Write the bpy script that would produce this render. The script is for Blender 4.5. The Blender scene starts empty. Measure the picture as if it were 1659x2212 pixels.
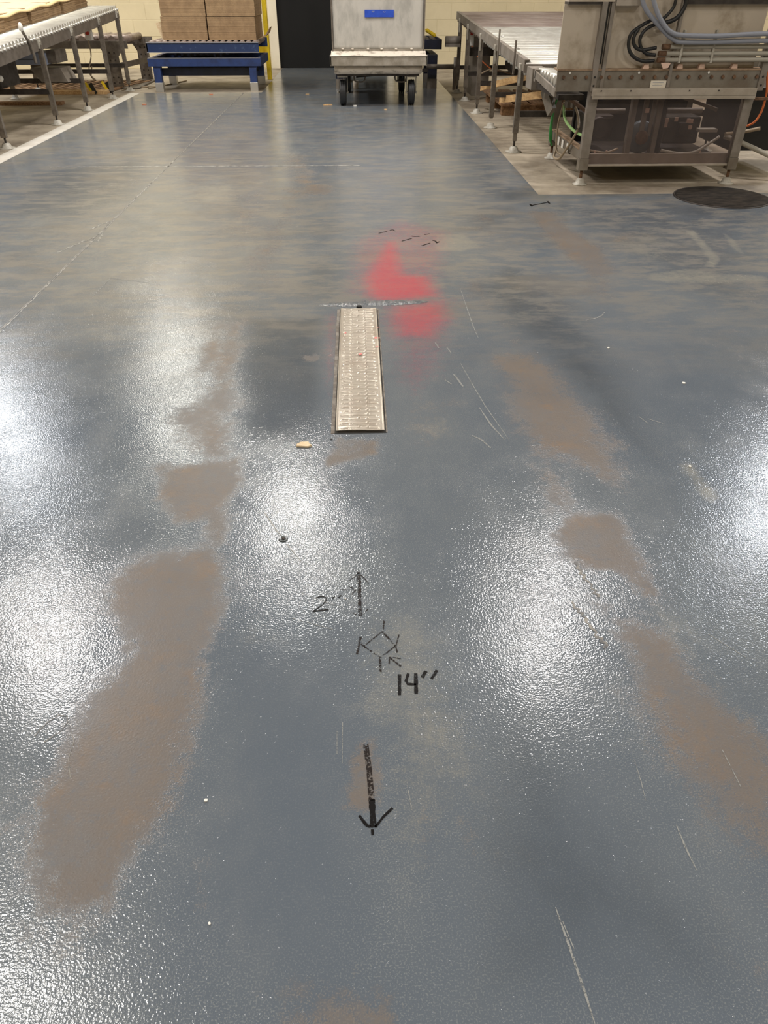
import bpy, bmesh, math, random
import numpy as np
from mathutils import Vector, Matrix, noise as mnoise
random.seed(4)
S = bpy.context.scene
COL = S.collection
PI = math.pi

# ------------------------------------------------------------------ camera, world, lamps
FPX, CAMH = 1550.0, 1.05
TH = math.atan(1138 / FPX)
PH = math.atan(64.5 * math.cos(TH) / FPX)
cF = Vector((math.sin(PH) * math.cos(TH), math.cos(PH) * math.cos(TH), -math.sin(TH)))
cR = Vector((math.cos(PH), -math.sin(PH), 0))
cU = cR.cross(cF)
cam_d = bpy.data.cameras.new('camera'); cam = bpy.data.objects.new('camera', cam_d); COL.objects.link(cam)
cam_d.sensor_fit = 'HORIZONTAL'; cam_d.sensor_width = 36; cam_d.lens = 36 * FPX / 1659
cam_d.clip_start = .02; cam_d.clip_end = 100
Mx = Matrix((cR, cU, -cF)).transposed().to_4x4(); Mx.translation = (0, 0, CAMH)
cam.matrix_world = Mx
S.camera = cam
S.view_settings.view_transform = 'Standard'; S.view_settings.look = 'None'
S.view_settings.gamma = 1; S.view_settings.use_curve_mapping = False
S.view_settings.exposure = -0.70
W = bpy.data.worlds.new('world'); S.world = W; W.use_nodes = True
W.node_tree.nodes['Background'].inputs[0].default_value = (.9, .93, 1, 1)
W.node_tree.nodes['Background'].inputs[1].default_value = .07
CEIL = 4.7
LAMPS = [  # x, y, size x, size y, watts
    (-.86, 7.2, .5, .5, 225), (-3.35, 5.45, .6, .5, 280), (2.02, 5.75, .48, .48, 215),
    (-3.0, 10.9, .34, 2.6, 230), (-5.5, 9.8, .6, 1.3, 270), (5.5, 7.6, .6, .6, 220),
    (-2.6, 1.9, .5, .45, 150), (7.2, 9.0, .5, .5, 170), (6.8, 3.0, .5, .5, 110),
    (1.4, -1.3, .6, .6, 150), (-1.6, -1.7, .6, .6, 130), (4.2, 1.0, .5, .5, 120)]  # last five are added fill lamps, with no lamp seen there
EXP_LAMP = 1.0

# ------------------------------------------------------------------ calibration helpers: where a sight line meets the floor or an upright plane
def _ray(x, y): return cF + cR * ((x - 829.5) / FPX) - cU * ((y - 1106) / FPX)
def G(x, y, z=0.0):
    d = _ray(x, y); t = (z - CAMH) / d.z; return Vector((d.x * t, d.y * t, z))
def PY(x, y, Y):
    d = _ray(x, y); t = Y / d.y; return Vector((d.x * t, Y, CAMH + d.z * t))
def PX(x, y, X):
    d = _ray(x, y); t = X / d.x; return Vector((X, d.y * t, CAMH + d.z * t))

# ------------------------------------------------------------------ materials
def mat(name, col, rough=.5, metal=0, noise=0.0, nscale=8, col2=None, bump=0.0, bscale=60, stretch=(1, 1, 1), spec=.5, detail=5, lo=.35, hi=.65):
    m = bpy.data.materials.new(name); m.use_nodes = True
    nt = m.node_tree; N = nt.nodes; L = nt.links; b = N['Principled BSDF']
    b.inputs['Base Color'].default_value = (*col, 1); b.inputs['Roughness'].default_value = rough
    b.inputs['Metallic'].default_value = metal; b.inputs['Specular IOR Level'].default_value = spec
    if noise or col2 or bump:
        tc = N.new('ShaderNodeTexCoord'); mp = N.new('ShaderNodeMapping'); mp.inputs['Scale'].default_value = stretch
        L.new(tc.outputs['Object'], mp.inputs[0])
    if col2:
        n = N.new('ShaderNodeTexNoise'); n.inputs['Scale'].default_value = nscale; n.inputs['Detail'].default_value = detail
        n.inputs['Roughness'].default_value = .65
        L.new(mp.outputs[0], n.inputs['Vector'])
        r = N.new('ShaderNodeMapRange'); r.inputs[1].default_value = lo; r.inputs[2].default_value = hi; r.interpolation_type = 'SMOOTHSTEP'
        L.new(n.outputs[0], r.inputs[0])
        mx = N.new('ShaderNodeMix'); mx.data_type = 'RGBA'
        mx.inputs[6].default_value = (*col, 1); mx.inputs[7].default_value = (*col2, 1)
        L.new(r.outputs[0], mx.inputs[0]); L.new(mx.outputs[2], b.inputs['Base Color'])
        r2 = N.new('ShaderNodeMapRange'); r2.inputs[3].default_value = max(.03, rough - .08); r2.inputs[4].default_value = min(1, rough + .15)
        L.new(n.outputs[0], r2.inputs[0]); L.new(r2.outputs[0], b.inputs['Roughness'])
    if bump:
        n2 = N.new('ShaderNodeTexNoise'); n2.inputs['Scale'].default_value = bscale; n2.inputs['Detail'].default_value = 3
        L.new(mp.outputs[0], n2.inputs['Vector'])
        bp = N.new('ShaderNodeBump'); bp.inputs['Distance'].default_value = bump; bp.inputs['Strength'].default_value = 1
        L.new(n2.outputs[0], bp.inputs['Height']); L.new(bp.outputs[0], b.inputs['Normal'])
    return m
def lin(r, g, b):
    f = lambda c: (c / 255 / 12.92) if c / 255 <= .04045 else ((c / 255 + .055) / 1.055) ** 2.4
    return (f(r), f(g), f(b))

M = {}
M['steel'] = mat('weathered_steel', lin(126, 118, 108), .45, .3, col2=lin(98, 90, 82), nscale=14, bump=.0004)
M['rail'] = mat('painted_rail', lin(112, 104, 96), .5, .1, col2=lin(92, 84, 76), nscale=9)
M['darksteel'] = mat('dark_steel', lin(72, 66, 62), .5, .4, col2=lin(50, 45, 42), nscale=12)
M['roller'] = mat('zinc_roller', lin(206, 204, 196), .34, .45, col2=lin(178, 174, 166), nscale=6)
M['roller_b'] = mat('dull_roller', lin(164, 150, 142), .42, .3, col2=lin(136, 120, 112), nscale=5, stretch=(.6, 4, 4))
M['beige'] = mat('stained_sheet_steel', lin(188, 176, 160), .5, 0, col2=lin(146, 132, 112), nscale=5, lo=.45, hi=.75)
M['machine'] = mat('machine_grey', lin(136, 128, 120), .5, 0, col2=lin(116, 108, 98), nscale=7)
M['machine_dark'] = mat('machine_beam_grey', lin(126, 120, 110), .5, 0, col2=lin(106, 96, 84), nscale=6)
M['white_steel'] = mat('pale_channel', lin(172, 162, 150), .45, 0, col2=lin(154, 144, 130), nscale=8)
M['rust'] = mat('rust', lin(118, 88, 64), .8, 0, col2=lin(86, 64, 48), nscale=40)
M['pad'] = mat('pad_white', lin(190, 186, 176), .5, 0, col2=lin(150, 144, 132), nscale=20)
M['alu'] = mat('brushed_aluminium', lin(188, 184, 176), .42, .15, col2=lin(158, 155, 148), nscale=4, stretch=(2.2, 2.2, .9), bump=.0015, bscale=9, lo=.38, hi=.7)
M['alu_dirty'] = mat('dirty_aluminium', lin(158, 150, 138), .45, .1, col2=lin(130, 122, 108), nscale=7, bump=.002, bscale=14)
M['alu_bright'] = mat('bright_aluminium', lin(216, 206, 192), .4, .1, col2=lin(156, 146, 132), nscale=11, stretch=(1, 1, 2), bump=.004, bscale=12, lo=.5, hi=.7)
M['blue'] = mat('blue_enamel', lin(36, 58, 108), .42, 0, col2=lin(28, 44, 84), nscale=9, lo=.4, hi=.7)
M['blueworn'] = mat('worn_blue_enamel', lin(30, 50, 90), .42, 0, col2=lin(60, 80, 112), nscale=22, lo=.56, hi=.7)
M['bluedark'] = mat('dark_blue_enamel', lin(20, 28, 56), .4, 0, col2=lin(14, 20, 38), nscale=9)
M['wear'] = mat('bare_edge', lin(150, 152, 160), .4, .3)
M['yellow'] = mat('yellow_enamel', lin(226, 196, 30), .5, 0, col2=lin(200, 170, 24), nscale=8)
M['black'] = mat('black_rubber', (.012, .012, .013), .45)
M['rubber'] = mat('wheel_rubber', (.015, .016, .018), .5)
M['door'] = mat('black_door', (.006, .006, .006), .6, spec=.25)
M['hose'] = mat('grey_hose', lin(142, 146, 158), .42)
M['conduit'] = mat('grey_conduit', lin(165, 160, 148), .45)
M['green'] = mat('green_hose', lin(62, 150, 78), .35)
M['palegreen'] = mat('pale_green_hose', lin(150, 190, 120), .4)
M['tan'] = mat('tan_hose', lin(150, 134, 112), .5)
M['orange'] = mat('orange_cable', lin(205, 108, 56), .45)
M['paper'] = mat('paper_white', lin(222, 214, 200), .7)
M['pink'] = mat('pinkish_label', lin(222, 190, 172), .7)
M['bluetape'] = mat('blue_tape', lin(28, 66, 170), .5, col2=lin(34, 76, 184), nscale=20)
M['wood'] = mat('pale_wood', lin(206, 172, 124), .7, col2=lin(176, 138, 92), nscale=6, stretch=(8, 1, 8))
M['oldwood'] = mat('old_wood', lin(150, 116, 84), .75, col2=lin(110, 82, 58), nscale=6, stretch=(8, 1, 8))
M['chip'] = mat('wood_chip', lin(222, 202, 170), .7, col2=lin(204, 178, 138), nscale=60)
M['red'] = mat('red_plastic', lin(190, 60, 45), .5)
M['tagwhite'] = mat('tag_white', lin(226, 224, 218), .6)
M['coverblue'] = mat('pale_blue_cover', lin(142, 150, 172), .5)
M['cup'] = mat('white_plastic', lin(220, 205, 188), .5)
M['concrete_dark'] = mat('dark_cover', lin(52, 46, 41), .85, col2=lin(28, 26, 24), nscale=14, stretch=(1, 2.4, 1), bump=.002, bscale=80, spec=.2)

def cardboard():
    m = mat('cardboard', lin(164, 136, 102), .85, col2=lin(146, 120, 90), nscale=7, stretch=(1.5, 1.5, 1))
    nt = m.node_tree; N = nt.nodes; L = nt.links; b = N['Principled BSDF']
    tc = N.new('ShaderNodeTexCoord'); w = N.new('ShaderNodeTexWave'); w.bands_direction = 'Z'
    w.inputs['Scale'].default_value = 28; w.inputs['Distortion'].default_value = 1.2; w.inputs['Detail'].default_value = 2
    L.new(tc.outputs['Object'], w.inputs['Vector'])
    src = b.inputs['Base Color'].links[0].from_socket
    mx = N.new('ShaderNodeMix'); mx.data_type = 'RGBA'; mx.blend_type = 'MULTIPLY'; mx.inputs[0].default_value = .08
    L.new(src, mx.inputs[6]); L.new(w.outputs['Color'], mx.inputs[7]); L.new(mx.outputs[2], b.inputs['Base Color'])
    bp = N.new('ShaderNodeBump'); bp.inputs['Distance'].default_value = .001
    L.new(w.outputs['Fac'], bp.inputs['Height']); L.new(bp.outputs[0], b.inputs['Normal'])
    return m

M['card'] = cardboard()
def smoky():
    m = bpy.data.materials.new('smoky_polycarbonate'); m.use_nodes = True
    N = m.node_tree.nodes; L = m.node_tree.links; N.clear()
    o = N.new('ShaderNodeOutputMaterial'); t = N.new('ShaderNodeBsdfTransparent'); t.inputs[0].default_value = (.88, .84, .83, 1)
    d = N.new('ShaderNodeBsdfPrincipled'); d.inputs['Base Color'].default_value = (*lin(118, 110, 108), 1); d.inputs['Roughness'].default_value = .25
    tc = N.new('ShaderNodeTexCoord'); n = N.new('ShaderNodeTexNoise'); n.inputs['Scale'].default_value = 6; n.inputs['Detail'].default_value = 6
    r = N.new('ShaderNodeMapRange'); r.inputs[3].default_value = .06; r.inputs[4].default_value = .34
    L.new(tc.outputs['Object'], n.inputs['Vector']); L.new(n.outputs[0], r.inputs[0])
    mx = N.new('ShaderNodeMixShader'); L.new(r.outputs[0], mx.inputs[0]); L.new(t.outputs[0], mx.inputs[1]); L.new(d.outputs[0], mx.inputs[2])
    L.new(mx.outputs[0], o.inputs[0]); return m
M['poly'] = smoky()
def marker(name, lo, hi, col=(.004, .003, .003)):
    m = bpy.data.materials.new(name); m.use_nodes = True
    N = m.node_tree.nodes; L = m.node_tree.links; b = N['Principled BSDF']
    b.inputs['Base Color'].default_value = (*col, 1); b.inputs['Roughness'].default_value = .45; b.inputs['Specular IOR Level'].default_value = .15
    tc = N.new('ShaderNodeTexCoord'); n = N.new('ShaderNodeTexNoise'); n.inputs['Scale'].default_value = 330; n.inputs['Detail'].default_value = 2
    n2 = N.new('ShaderNodeTexNoise'); n2.inputs['Scale'].default_value = 60; n2.inputs['Detail'].default_value = 2
    a = N.new('ShaderNodeMath'); a.operation = 'MULTIPLY_ADD'; a.inputs[1].default_value = .5
    r = N.new('ShaderNodeMapRange'); r.inputs[1].default_value = lo; r.inputs[2].default_value = hi; r.interpolation_type = 'SMOOTHSTEP'
    L.new(tc.outputs['Object'], n.inputs['Vector']); L.new(tc.outputs['Object'], n2.inputs['Vector'])
    L.new(n2.outputs[0], a.inputs[0]); L.new(n.outputs[0], a.inputs[2]); L.new(a.outputs[0], r.inputs[0]); L.new(r.outputs[0], b.inputs['Alpha'])
    return m
M['marker'] = marker('marker_ink', .61, .82, (.016, .011, .010))
M['marker_solid'] = marker('marker_ink_fresh', .50, .68)
M['marker_faint'] = marker('marker_ink_faded', .62, .82, (.03, .022, .02))

def blockwall():
    m = mat('painted_block_wall', lin(216, 202, 168), .6, col2=lin(208, 194, 160), nscale=2)
    nt = m.node_tree; N = nt.nodes; L = nt.links; b = N['Principled BSDF']
    tc = N.new('ShaderNodeTexCoord'); mp = N.new('ShaderNodeMapping'); mp.inputs['Rotation'].default_value = (PI / 2, 0, 0)
    br = N.new('ShaderNodeTexBrick'); br.inputs['Scale'].default_value = 1
    br.inputs['Brick Width'].default_value = .42; br.inputs['Row Height'].default_value = .208
    br.inputs['Mortar Size'].default_value = .006; br.inputs['Mortar Smooth'].default_value = .6
    br.inputs['Color1'].default_value = (1, 1, 1, 1); br.inputs['Color2'].default_value = (.97, .97, .96, 1); br.inputs['Mortar'].default_value = (.93, .92, .88, 1)
    L.new(tc.outputs['Object'], mp.inputs[0]); L.new(mp.outputs[0], br.inputs['Vector'])
    src = b.inputs['Base Color'].links[0].from_socket
    mx = N.new('ShaderNodeMix'); mx.data_type = 'RGBA'; mx.blend_type = 'MULTIPLY'; mx.inputs[0].default_value = 1
    L.new(src, mx.inputs[6]); L.new(br.outputs['Color'], mx.inputs[7]); L.new(mx.outputs[2], b.inputs['Base Color'])
    bp = N.new('ShaderNodeBump'); bp.inputs['Distance'].default_value = .002; bp.invert = True
    L.new(br.outputs['Fac'], bp.inputs['Height']); L.new(bp.outputs[0], b.inputs['Normal'])
    return m
M['wall'] = blockwall()
M['ceiling'] = mat('ceiling_grey', lin(120, 120, 118), .8, col2=lin(105, 105, 103), nscale=1)
M['jamb'] = mat('cream_trim', lin(232, 222, 200), .5, col2=lin(224, 214, 190), nscale=3)
M['concrete'] = mat('worn_concrete', lin(170, 158, 140), .55, col2=lin(116, 105, 91), nscale=2.2, stretch=(1, 1, 1), bump=.001, bscale=40, detail=9, lo=.35, hi=.7)
M['strip'] = mat('lit_concrete', lin(196, 192, 184), .5, col2=lin(180, 174, 164), nscale=6)

# ------------------------------------------------------------------ mesh builder
class MB:
    def __init__(s): s.bm = bmesh.new()
    def box(s, x0, x1, y0, y1, z0, z1, bev=0.0):
        b = bmesh.new(); bmesh.ops.create_cube(b, size=1)
        for v in b.verts: v.co = Vector(((x0 + x1) / 2 + v.co.x * (x1 - x0), (y0 + y1) / 2 + v.co.y * (y1 - y0), (z0 + z1) / 2 + v.co.z * (z1 - z0)))
        if bev: bmesh.ops.bevel(b, geom=b.edges[:], offset=bev, segments=2, affect='EDGES', profile=.6)
        s._add(b); return s
    def _add(s, b, mtx=None):
        if mtx: b.transform(mtx)
        me = bpy.data.meshes.new('t'); b.to_mesh(me); b.free(); s.bm.from_mesh(me); bpy.data.meshes.remove(me)
    def bar(s, p, q, w, h, up=(0, 0, 1), bev=0.0):
        p, q = Vector(p), Vector(q); d = q - p; l = d.length; d.normalize()
        up = Vector(up)
        if abs(d.dot(up)) > .98: up = Vector((0, 1, 0))
        sx = d.cross(up).normalized(); sz = sx.cross(d)
        b = bmesh.new(); bmesh.ops.create_cube(b, size=1)
        for v in b.verts: v.co = Vector((v.co.x * w, v.co.y * l, v.co.z * h))
        if bev: bmesh.ops.bevel(b, geom=b.edges[:], offset=bev, segments=2, affect='EDGES')
        m = Matrix((sx, d, sz)).transposed().to_4x4(); m.translation = (p + q) / 2
        s._add(b, m); return s
    def cyl(s, p, q, r, r2=None, n=16, caps=True):
        p, q = Vector(p), Vector(q); d = q - p
        b = bmesh.new(); bmesh.ops.create_cone(b, cap_ends=caps, segments=n, radius1=r, radius2=r if r2 is None else r2, depth=d.length)
        m = d.to_track_quat('Z', 'Y').to_matrix().to_4x4(); m.translation = (p + q) / 2
        for f in b.faces: f.smooth = len(f.verts) == 4
        s._add(b, m); return s
    def lathe(s, prof, c, axis='Z', n=24):
        b = bmesh.new(); rings = []
        for r, z in prof: rings.append([b.verts.new((r * math.cos(2 * PI * k / n), r * math.sin(2 * PI * k / n), z)) for k in range(n)])
        for a, c2 in zip(rings, rings[1:]):
            for k in range(n):
                f = b.faces.new((a[k], a[(k + 1) % n], c2[(k + 1) % n], c2[k])); f.smooth = True
        b.faces.new(rings[0][::-1]); b.faces.new(rings[-1])
        m = {'Z': Matrix(), 'X': Matrix.Rotation(PI / 2, 4, 'Y'), 'Y': Matrix.Rotation(-PI / 2, 4, 'X')}[axis].copy()
        m.translation = Vector(c); s._add(b, m); return s
    def tube(s, pts, r, n=10, sub=6):
        P = [Vector(p) for p in pts]; out = []
        for i in range(len(P) - 1):
            a = P[max(i - 1, 0)]; b_ = P[i]; c = P[i + 1]; d = P[min(i + 2, len(P) - 1)]
            for k in range(sub):
                t = k / sub
                out.append(.5 * ((2 * b_) + (c - a) * t + (2 * a - 5 * b_ + 4 * c - d) * t * t + (3 * b_ - a - 3 * c + d) * t ** 3))
        out.append(P[-1]); b = bmesh.new(); rings = []; up = Vector((.13, .27, .95)).normalized()
        for i, p in enumerate(out):
            d = (out[min(i + 1, len(out) - 1)] - out[max(i - 1, 0)]).normalized()
            sx = d.cross(up).normalized(); sy = sx.cross(d)
            rings.append([b.verts.new(p + sx * r * math.cos(2 * PI * k / n) + sy * r * math.sin(2 * PI * k / n)) for k in range(n)])
        for a, c in zip(rings, rings[1:]):
            for k in range(n):
                f = b.faces.new((a[k], a[(k + 1) % n], c[(k + 1) % n], c[k])); f.smooth = True
        b.faces.new(rings[0][::-1]); b.faces.new(rings[-1]); s._add(b); return s
    def prism(s, poly, lo, hi, axis='Y'):
        b = bmesh.new()
        def P(a, c, t): return {'Y': (a, t, c), 'X': (t, a, c), 'Z': (a, c, t)}[axis]
        v0 = [b.verts.new(P(a, c, lo)) for a, c in poly]; v1 = [b.verts.new(P(a, c, hi)) for a, c in poly]
        b.faces.new(v0); b.faces.new(v1[::-1]); n = len(poly)
        for k in range(n): b.faces.new((v0[k], v1[k], v1[(k + 1) % n], v0[(k + 1) % n]))
        bmesh.ops.recalc_face_normals(b, faces=b.faces[:]); s._add(b); return s
    def build(s, name, m, parent=None, label=None):
        me = bpy.data.meshes.new(name); s.bm.to_mesh(me); s.bm.free(); me.materials.append(m)
        o = bpy.data.objects.new(name, me); COL.objects.link(o)
        if parent: o.parent = parent; o.matrix_parent_inverse = parent_inv(parent)
        if label: o['label'] = label
        return o
def world_of(o):
    m = Matrix.Translation(o.location)
    return world_of(o.parent) @ o.matrix_parent_inverse @ m if o.parent else m
def parent_inv(p): return world_of(p).inverted()
def thing(name, label, cat, loc, group=None):
    o = bpy.data.objects.new(name, None); o.empty_display_size = .05; COL.objects.link(o); o.location = loc
    o['label'] = label; o['category'] = cat
    if group: o['group'] = group
    return o
def tag(o, label, cat, group=None):
    o['label'] = label; o['category'] = cat
    if group: o['group'] = group
    return o
def struct(o): o['kind'] = 'structure'; return o

# ------------------------------------------------------------------ floor coating with its worn patches
XE, YC = 1.12, 4.73          # right edge of the blue coat beyond YC; left edge at XL
XL = -2.61
def axis_pts(segs):
    out = []
    for a, b, st in segs:
        n = max(1, round((b - a) / st)); out += [a + (b - a) * k / n for k in range(n)]
    return out + [segs[-1][1]]
def sdf_poly(P, poly):
    A = np.array(poly); B = np.roll(A, -1, 0); d = np.full(len(P), 1e9); ins = np.zeros(len(P), bool)
    for a, b in zip(A, B):
        e = b - a; w = P - a; t = np.clip((w @ e) / (e @ e + 1e-12), 0, 1)
        q = w - t[:, None] * e; d = np.minimum(d, (q ** 2).sum(1))
        c = ((a[1] > P[:, 1]) != (b[1] > P[:, 1])) & (P[:, 0] < (b[0] - a[0]) * (P[:, 1] - a[1]) / (b[1] - a[1] + 1e-12) + a[0])
        ins ^= c
    d = np.sqrt(d); return np.where(ins, d, -d)
def g2(pts): return [tuple(G(*p)[:2]) for p in pts]
BROWN = [  # outline of each patch worn down to the brown, strength, edge softness in metres
    ([(335,1005),(520,990),(510,1060),(495,1130),(480,1180),(455,1175),(440,1130),(380,1125),(345,1080)], 1.0, .02),
    ([(250,1250),(300,1205),(400,1195),(480,1165),(478,1300),(455,1400),(440,1500),(400,1620),(370,1740),(290,1860),(230,1960),(90,1990),(60,1900),(70,1760),(110,1640),(180,1520),(240,1470),(290,1420),(240,1350)], 1.0, .03),
    ([(60,1700),(180,1800),(240,2000),(180,2080),(40,2060),(20,1900)], .6, .05),
    ([(480,700),(535,690),(520,800),(505,900),(500,1000),(430,1000),(380,930),(330,900),(430,870),(455,800)], .75, .04),
    ([(455,700),(500,690),(480,760),(450,800),(430,850),(420,800)], .7, .03),
    ([(1075,770),(1150,760),(1240,830),(1300,920),(1350,1000),(1340,1060),(1290,1040),(1230,990),(1180,1000),(1120,940),(1085,850)], .85, .06),
    ([(1150,1010),(1200,1010),(1240,1060),(1240,1110),(1180,1105),(1150,1060)], .7, .03),
    ([(1225,1115),(1330,1105),(1380,1180),(1440,1290),(1400,1300),(1330,1240),(1280,1240),(1210,1200),(1205,1150)], .95, .02),
    ([(1330,1370),(1400,1350),(1480,1420),(1560,1500),(1659,1600),(1700,1700),(1700,1900),(1600,1800),(1500,1700),(1440,1600),(1390,1500)], .9, .05),
    ([(1290,1290),(1400,1330),(1440,1380),(1350,1380),(1290,1340)], .6, .03),
    ([(1600,1700),(1700,1750),(1700,2150),(1640,2050)], .6, .08),
    ([(1020,600),(1080,640),(1130,720),(1120,770),(1060,700),(1000,640)], .5, .08),
    ([(620,2110),(850,2130),(880,2212),(880,2300),(590,2300),(600,2180)], .7, .02),
    ([(760,1600),(815,1590),(825,1700),(815,1760),(745,1745),(752,1660)], .75, .008),
    ([(900,1730),(930,1680),(940,1760),(960,1850),(930,1900),(895,1830)], .45, .012),
    ([(990,1760),(1020,1760),(1030,1850),(1005,1860)], .5, .01),
    ([(410,1860),(440,1860),(440,1960),(415,1980)], .5, .01),
    ([(615,335),(670,335),(690,400),(650,440),(620,500),(600,600),(540,620),(530,560),(590,470),(620,400)], .62, .12),
    ([(650,395),(720,400),(710,420),(650,420)], .8, .05),
    ([(1140,455),(1200,455),(1240,500),(1300,540),(1330,590),(1280,600),(1230,560),(1190,520)], .95, .04),
    ([(1320,500),(1380,500),(1370,520),(1330,520)], .6, .04),
    ([(240,380),(330,370),(300,400),(150,440)], .35, .15),
    ([(705,680),(722,940),(700,1010),(820,980),(820,950),(722,940),(712,930),(712,700)], .7, .01),
    ([(655,768),(690,768),(688,782),(660,784)], .8, .01),
    ([(860,870),(1000,850),(1010,960),(900,980),(850,930)], .38, .05), ([(500,420),(600,400),(560,520),(480,560)], .42, .12), ([(1000,460),(1110,450),(1130,520),(1010,540)], .36, .12), ([(1230,600),(1330,590),(1330,640),(1240,640)], .45, .06), ([(300,560),(480,540),(520,640),(330,680)], .32, .15),
    ([(1040,1180),(1120,1160),(1150,1330),(1060,1320)], .25, .06), ([(1560,560),(1659,600),(1659,900),(1540,800)], .34, .15),
]
PALE = [  # lighter, hazier scuffing, plus a painted reflection below the cart
    ([(770,1340),(900,1330),(1000,1500),(1050,1700),(900,1900),(830,1800),(830,1600),(775,1560)], .55, .04),
    ([(500,1300),(570,1290),(570,1400),(510,1410)], .45, .03),
    ([(420,400),(510,395),(505,440),(415,440)], .7, .05), ([(550,380),(580,380),(575,400),(545,400)], .5, .04),
    ([(590,300),(660,290),(660,340),(585,350)], .5, .1),
    ([(935,505),(1000,505),(1045,530),(1000,545),(940,540)], .7, .012),
    ([(1010,545),(1070,560),(1060,575),(1000,560)], .6, .03),
    ([(1400,590),(1480,580),(1560,590),(1659,595),(1659,610),(1560,612),(1440,612),(1400,605)], .66, .012),
    ([(1480,500),(1500,498),(1530,530),(1560,560),(1545,580),(1520,575),(1530,560),(1505,530)], .68, .006),
    ([(1560,500),(1590,520),(1610,550),(1590,545),(1570,525)], .62, .006),
    ([(1300,510),(1440,500),(1480,530),(1450,570),(1350,575),(1280,550)], .4, .08),
    ([(1230,455),(1300,470),(1420,560),(1380,570),(1290,510)], .35, .06),
    ([(1460,1000),(1500,1000),(1560,1080),(1530,1090)], .7, .01),
    ([(1390,1250),(1460,1330),(1520,1420),(1640,1560),(1600,1560),(1480,1440),(1400,1330)], .55, .02),
    ([(930,870),(990,900),(990,960),(930,960),(880,930)], .5, .03),
    ([(0,440),(400,380),(500,520),(450,700),(200,760),(0,700)], .40, .35),
    ([(300,230),(400,220),(380,300),(250,330)], .45, .2),
    ([(780,240),(900,240),(900,440),(780,440)], .3, .3),  # soft bright reflection below the cart, painted into the coat colour
    ([(960,1650),(1010,1700),(1080,1950),(1050,2000),(950,1850)], .25, .05),
]
DARK = [
    ([(535,690),(700,680),(705,930),(640,960),(520,960),(520,800)], .55, .03),
    ([(1010,620),(1100,570),(1230,640),(1350,800),(1420,1000),(1300,920),(1180,800),(1080,700)], .6, .12),
    ([(60,370),(220,350),(330,340),(300,430),(160,480),(0,470)], .5, .15),
    ([(490,300),(560,300),(540,480),(470,520)], .4, .12),
    ([(1000,440),(1150,440),(1120,500),(1000,500)], .5, .15),
    ([(940,230),(1080,330),(1160,430),(1659,430),(1659,700),(1380,600),(1200,470),(1000,420)], .5, .25),
    ([(650,560),(760,560),(770,650),(690,660),(600,640)], .4, .08),
    ([(1050,1500),(1200,1560),(1380,1750),(1600,2000),(1659,2212),(1000,2212),(1000,1800)], .45, .10),  # weaker light on the right side, put into the coat colour
    ([(350,250),(470,240),(480,340),(330,340)], .3, .15),
]
SMOOTH = [
    ([(490,1380),(760,1330),(768,1700),(760,2100),(560,2130),(430,2000),(380,1850),(470,1600)], .75, .03),
    ([(1000,1650),(1500,1750),(1560,2212),(1000,2212),(900,1950)], .4, .1),
    ([(535,690),(700,680),(705,880),(540,880)], .25, .05),
    ([(1000,450),(1659,450),(1659,900),(1200,800)], .5, .3),
]
REDP = [
    ([(780,600),(830,520),(860,520),(880,590),(930,595),(950,640),(900,648),(830,655),(790,640)], .75, .045),
    ([(795,610),(830,612),(930,600),(955,640),(900,650),(820,648)], .55, .02),
    ([(840,660),(960,645),(975,690),(940,735),(850,730),(835,690)], .62, .05),
    ([(830,640),(1000,640),(960,800),(900,860),(850,820)], .30, .06),
    ([(760,520),(860,470),(980,500),(960,600),(800,640),(740,640)], .34, .06),
    ([(705,680),(730,670),(724,800),(712,860),(700,800)], .35, .015),
]
def layer(P, items):
    out = np.zeros(len(P))
    for pts, s, soft in items:
        d = sdf_poly(P, g2(pts)); soft = soft * 1.3 + (.035 if soft > .012 else .012); t = np.clip(d / (2 * soft) + .5, 0, 1); t = t * t * (3 - 2 * t)
        out = np.maximum(out, s * t)
    return out
def coat_mesh():
    xs = axis_pts([(XL, -2.0, .04), (-2.0, XE, .014), (XE, 2.6, .016), (2.6, 7.5, .1)])
    ys = axis_pts([(-2.5, .25, .15), (.25, 2.2, .010), (2.2, 3.4, .016), (3.4, YC, .025), (YC, 10.09, .035), (10.09, 13.27, .08)])
    nx, ny = len(xs), len(ys)
    ix = min(range(nx), key=lambda k: abs(xs[k] - XE)); iy = min(range(ny), key=lambda k: abs(ys[k] - YC))
    iyb = min(range(ny), key=lambda k: abs(ys[k] - 10.09)); ixb = min(range(nx), key=lambda k: abs(xs[k] + 1.15))
    X, Y = np.meshgrid(xs, ys); P = np.stack([X.ravel(), Y.ravel()], 1)
    Z = np.zeros(len(P))
    i, j = np.meshgrid(np.arange(nx - 1), np.arange(ny - 1)); i = i.ravel(); j = j.ravel()
    keep = ~((j >= iy) & (i >= ix)) & ~((j >= iyb) & (i < ixb))
    # opening under the drain cover
    cx = (np.array(xs)[i] + np.array(xs)[i + 1]) / 2; cy = (np.array(ys)[j] + np.array(ys)[j + 1]) / 2
    i = i[keep]; j = j[keep]
    F = np.stack([j * nx + i, j * nx + i + 1, (j + 1) * nx + i + 1, (j + 1) * nx + i], 1)
    me = bpy.data.meshes.new('floor_coating'); V = np.column_stack([P, Z])
    me.from_pydata(V.tolist(), [], F.tolist()); me.update()
    for nm, items in (('brown', BROWN), ('pale', PALE), ('dark', DARK), ('smooth', SMOOTH), ('redpaint', REDP)):
        a = me.attributes.new(nm, 'FLOAT', 'POINT'); a.data.foreach_set('value', layer(P, items).astype(np.float32))
    return me
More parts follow.
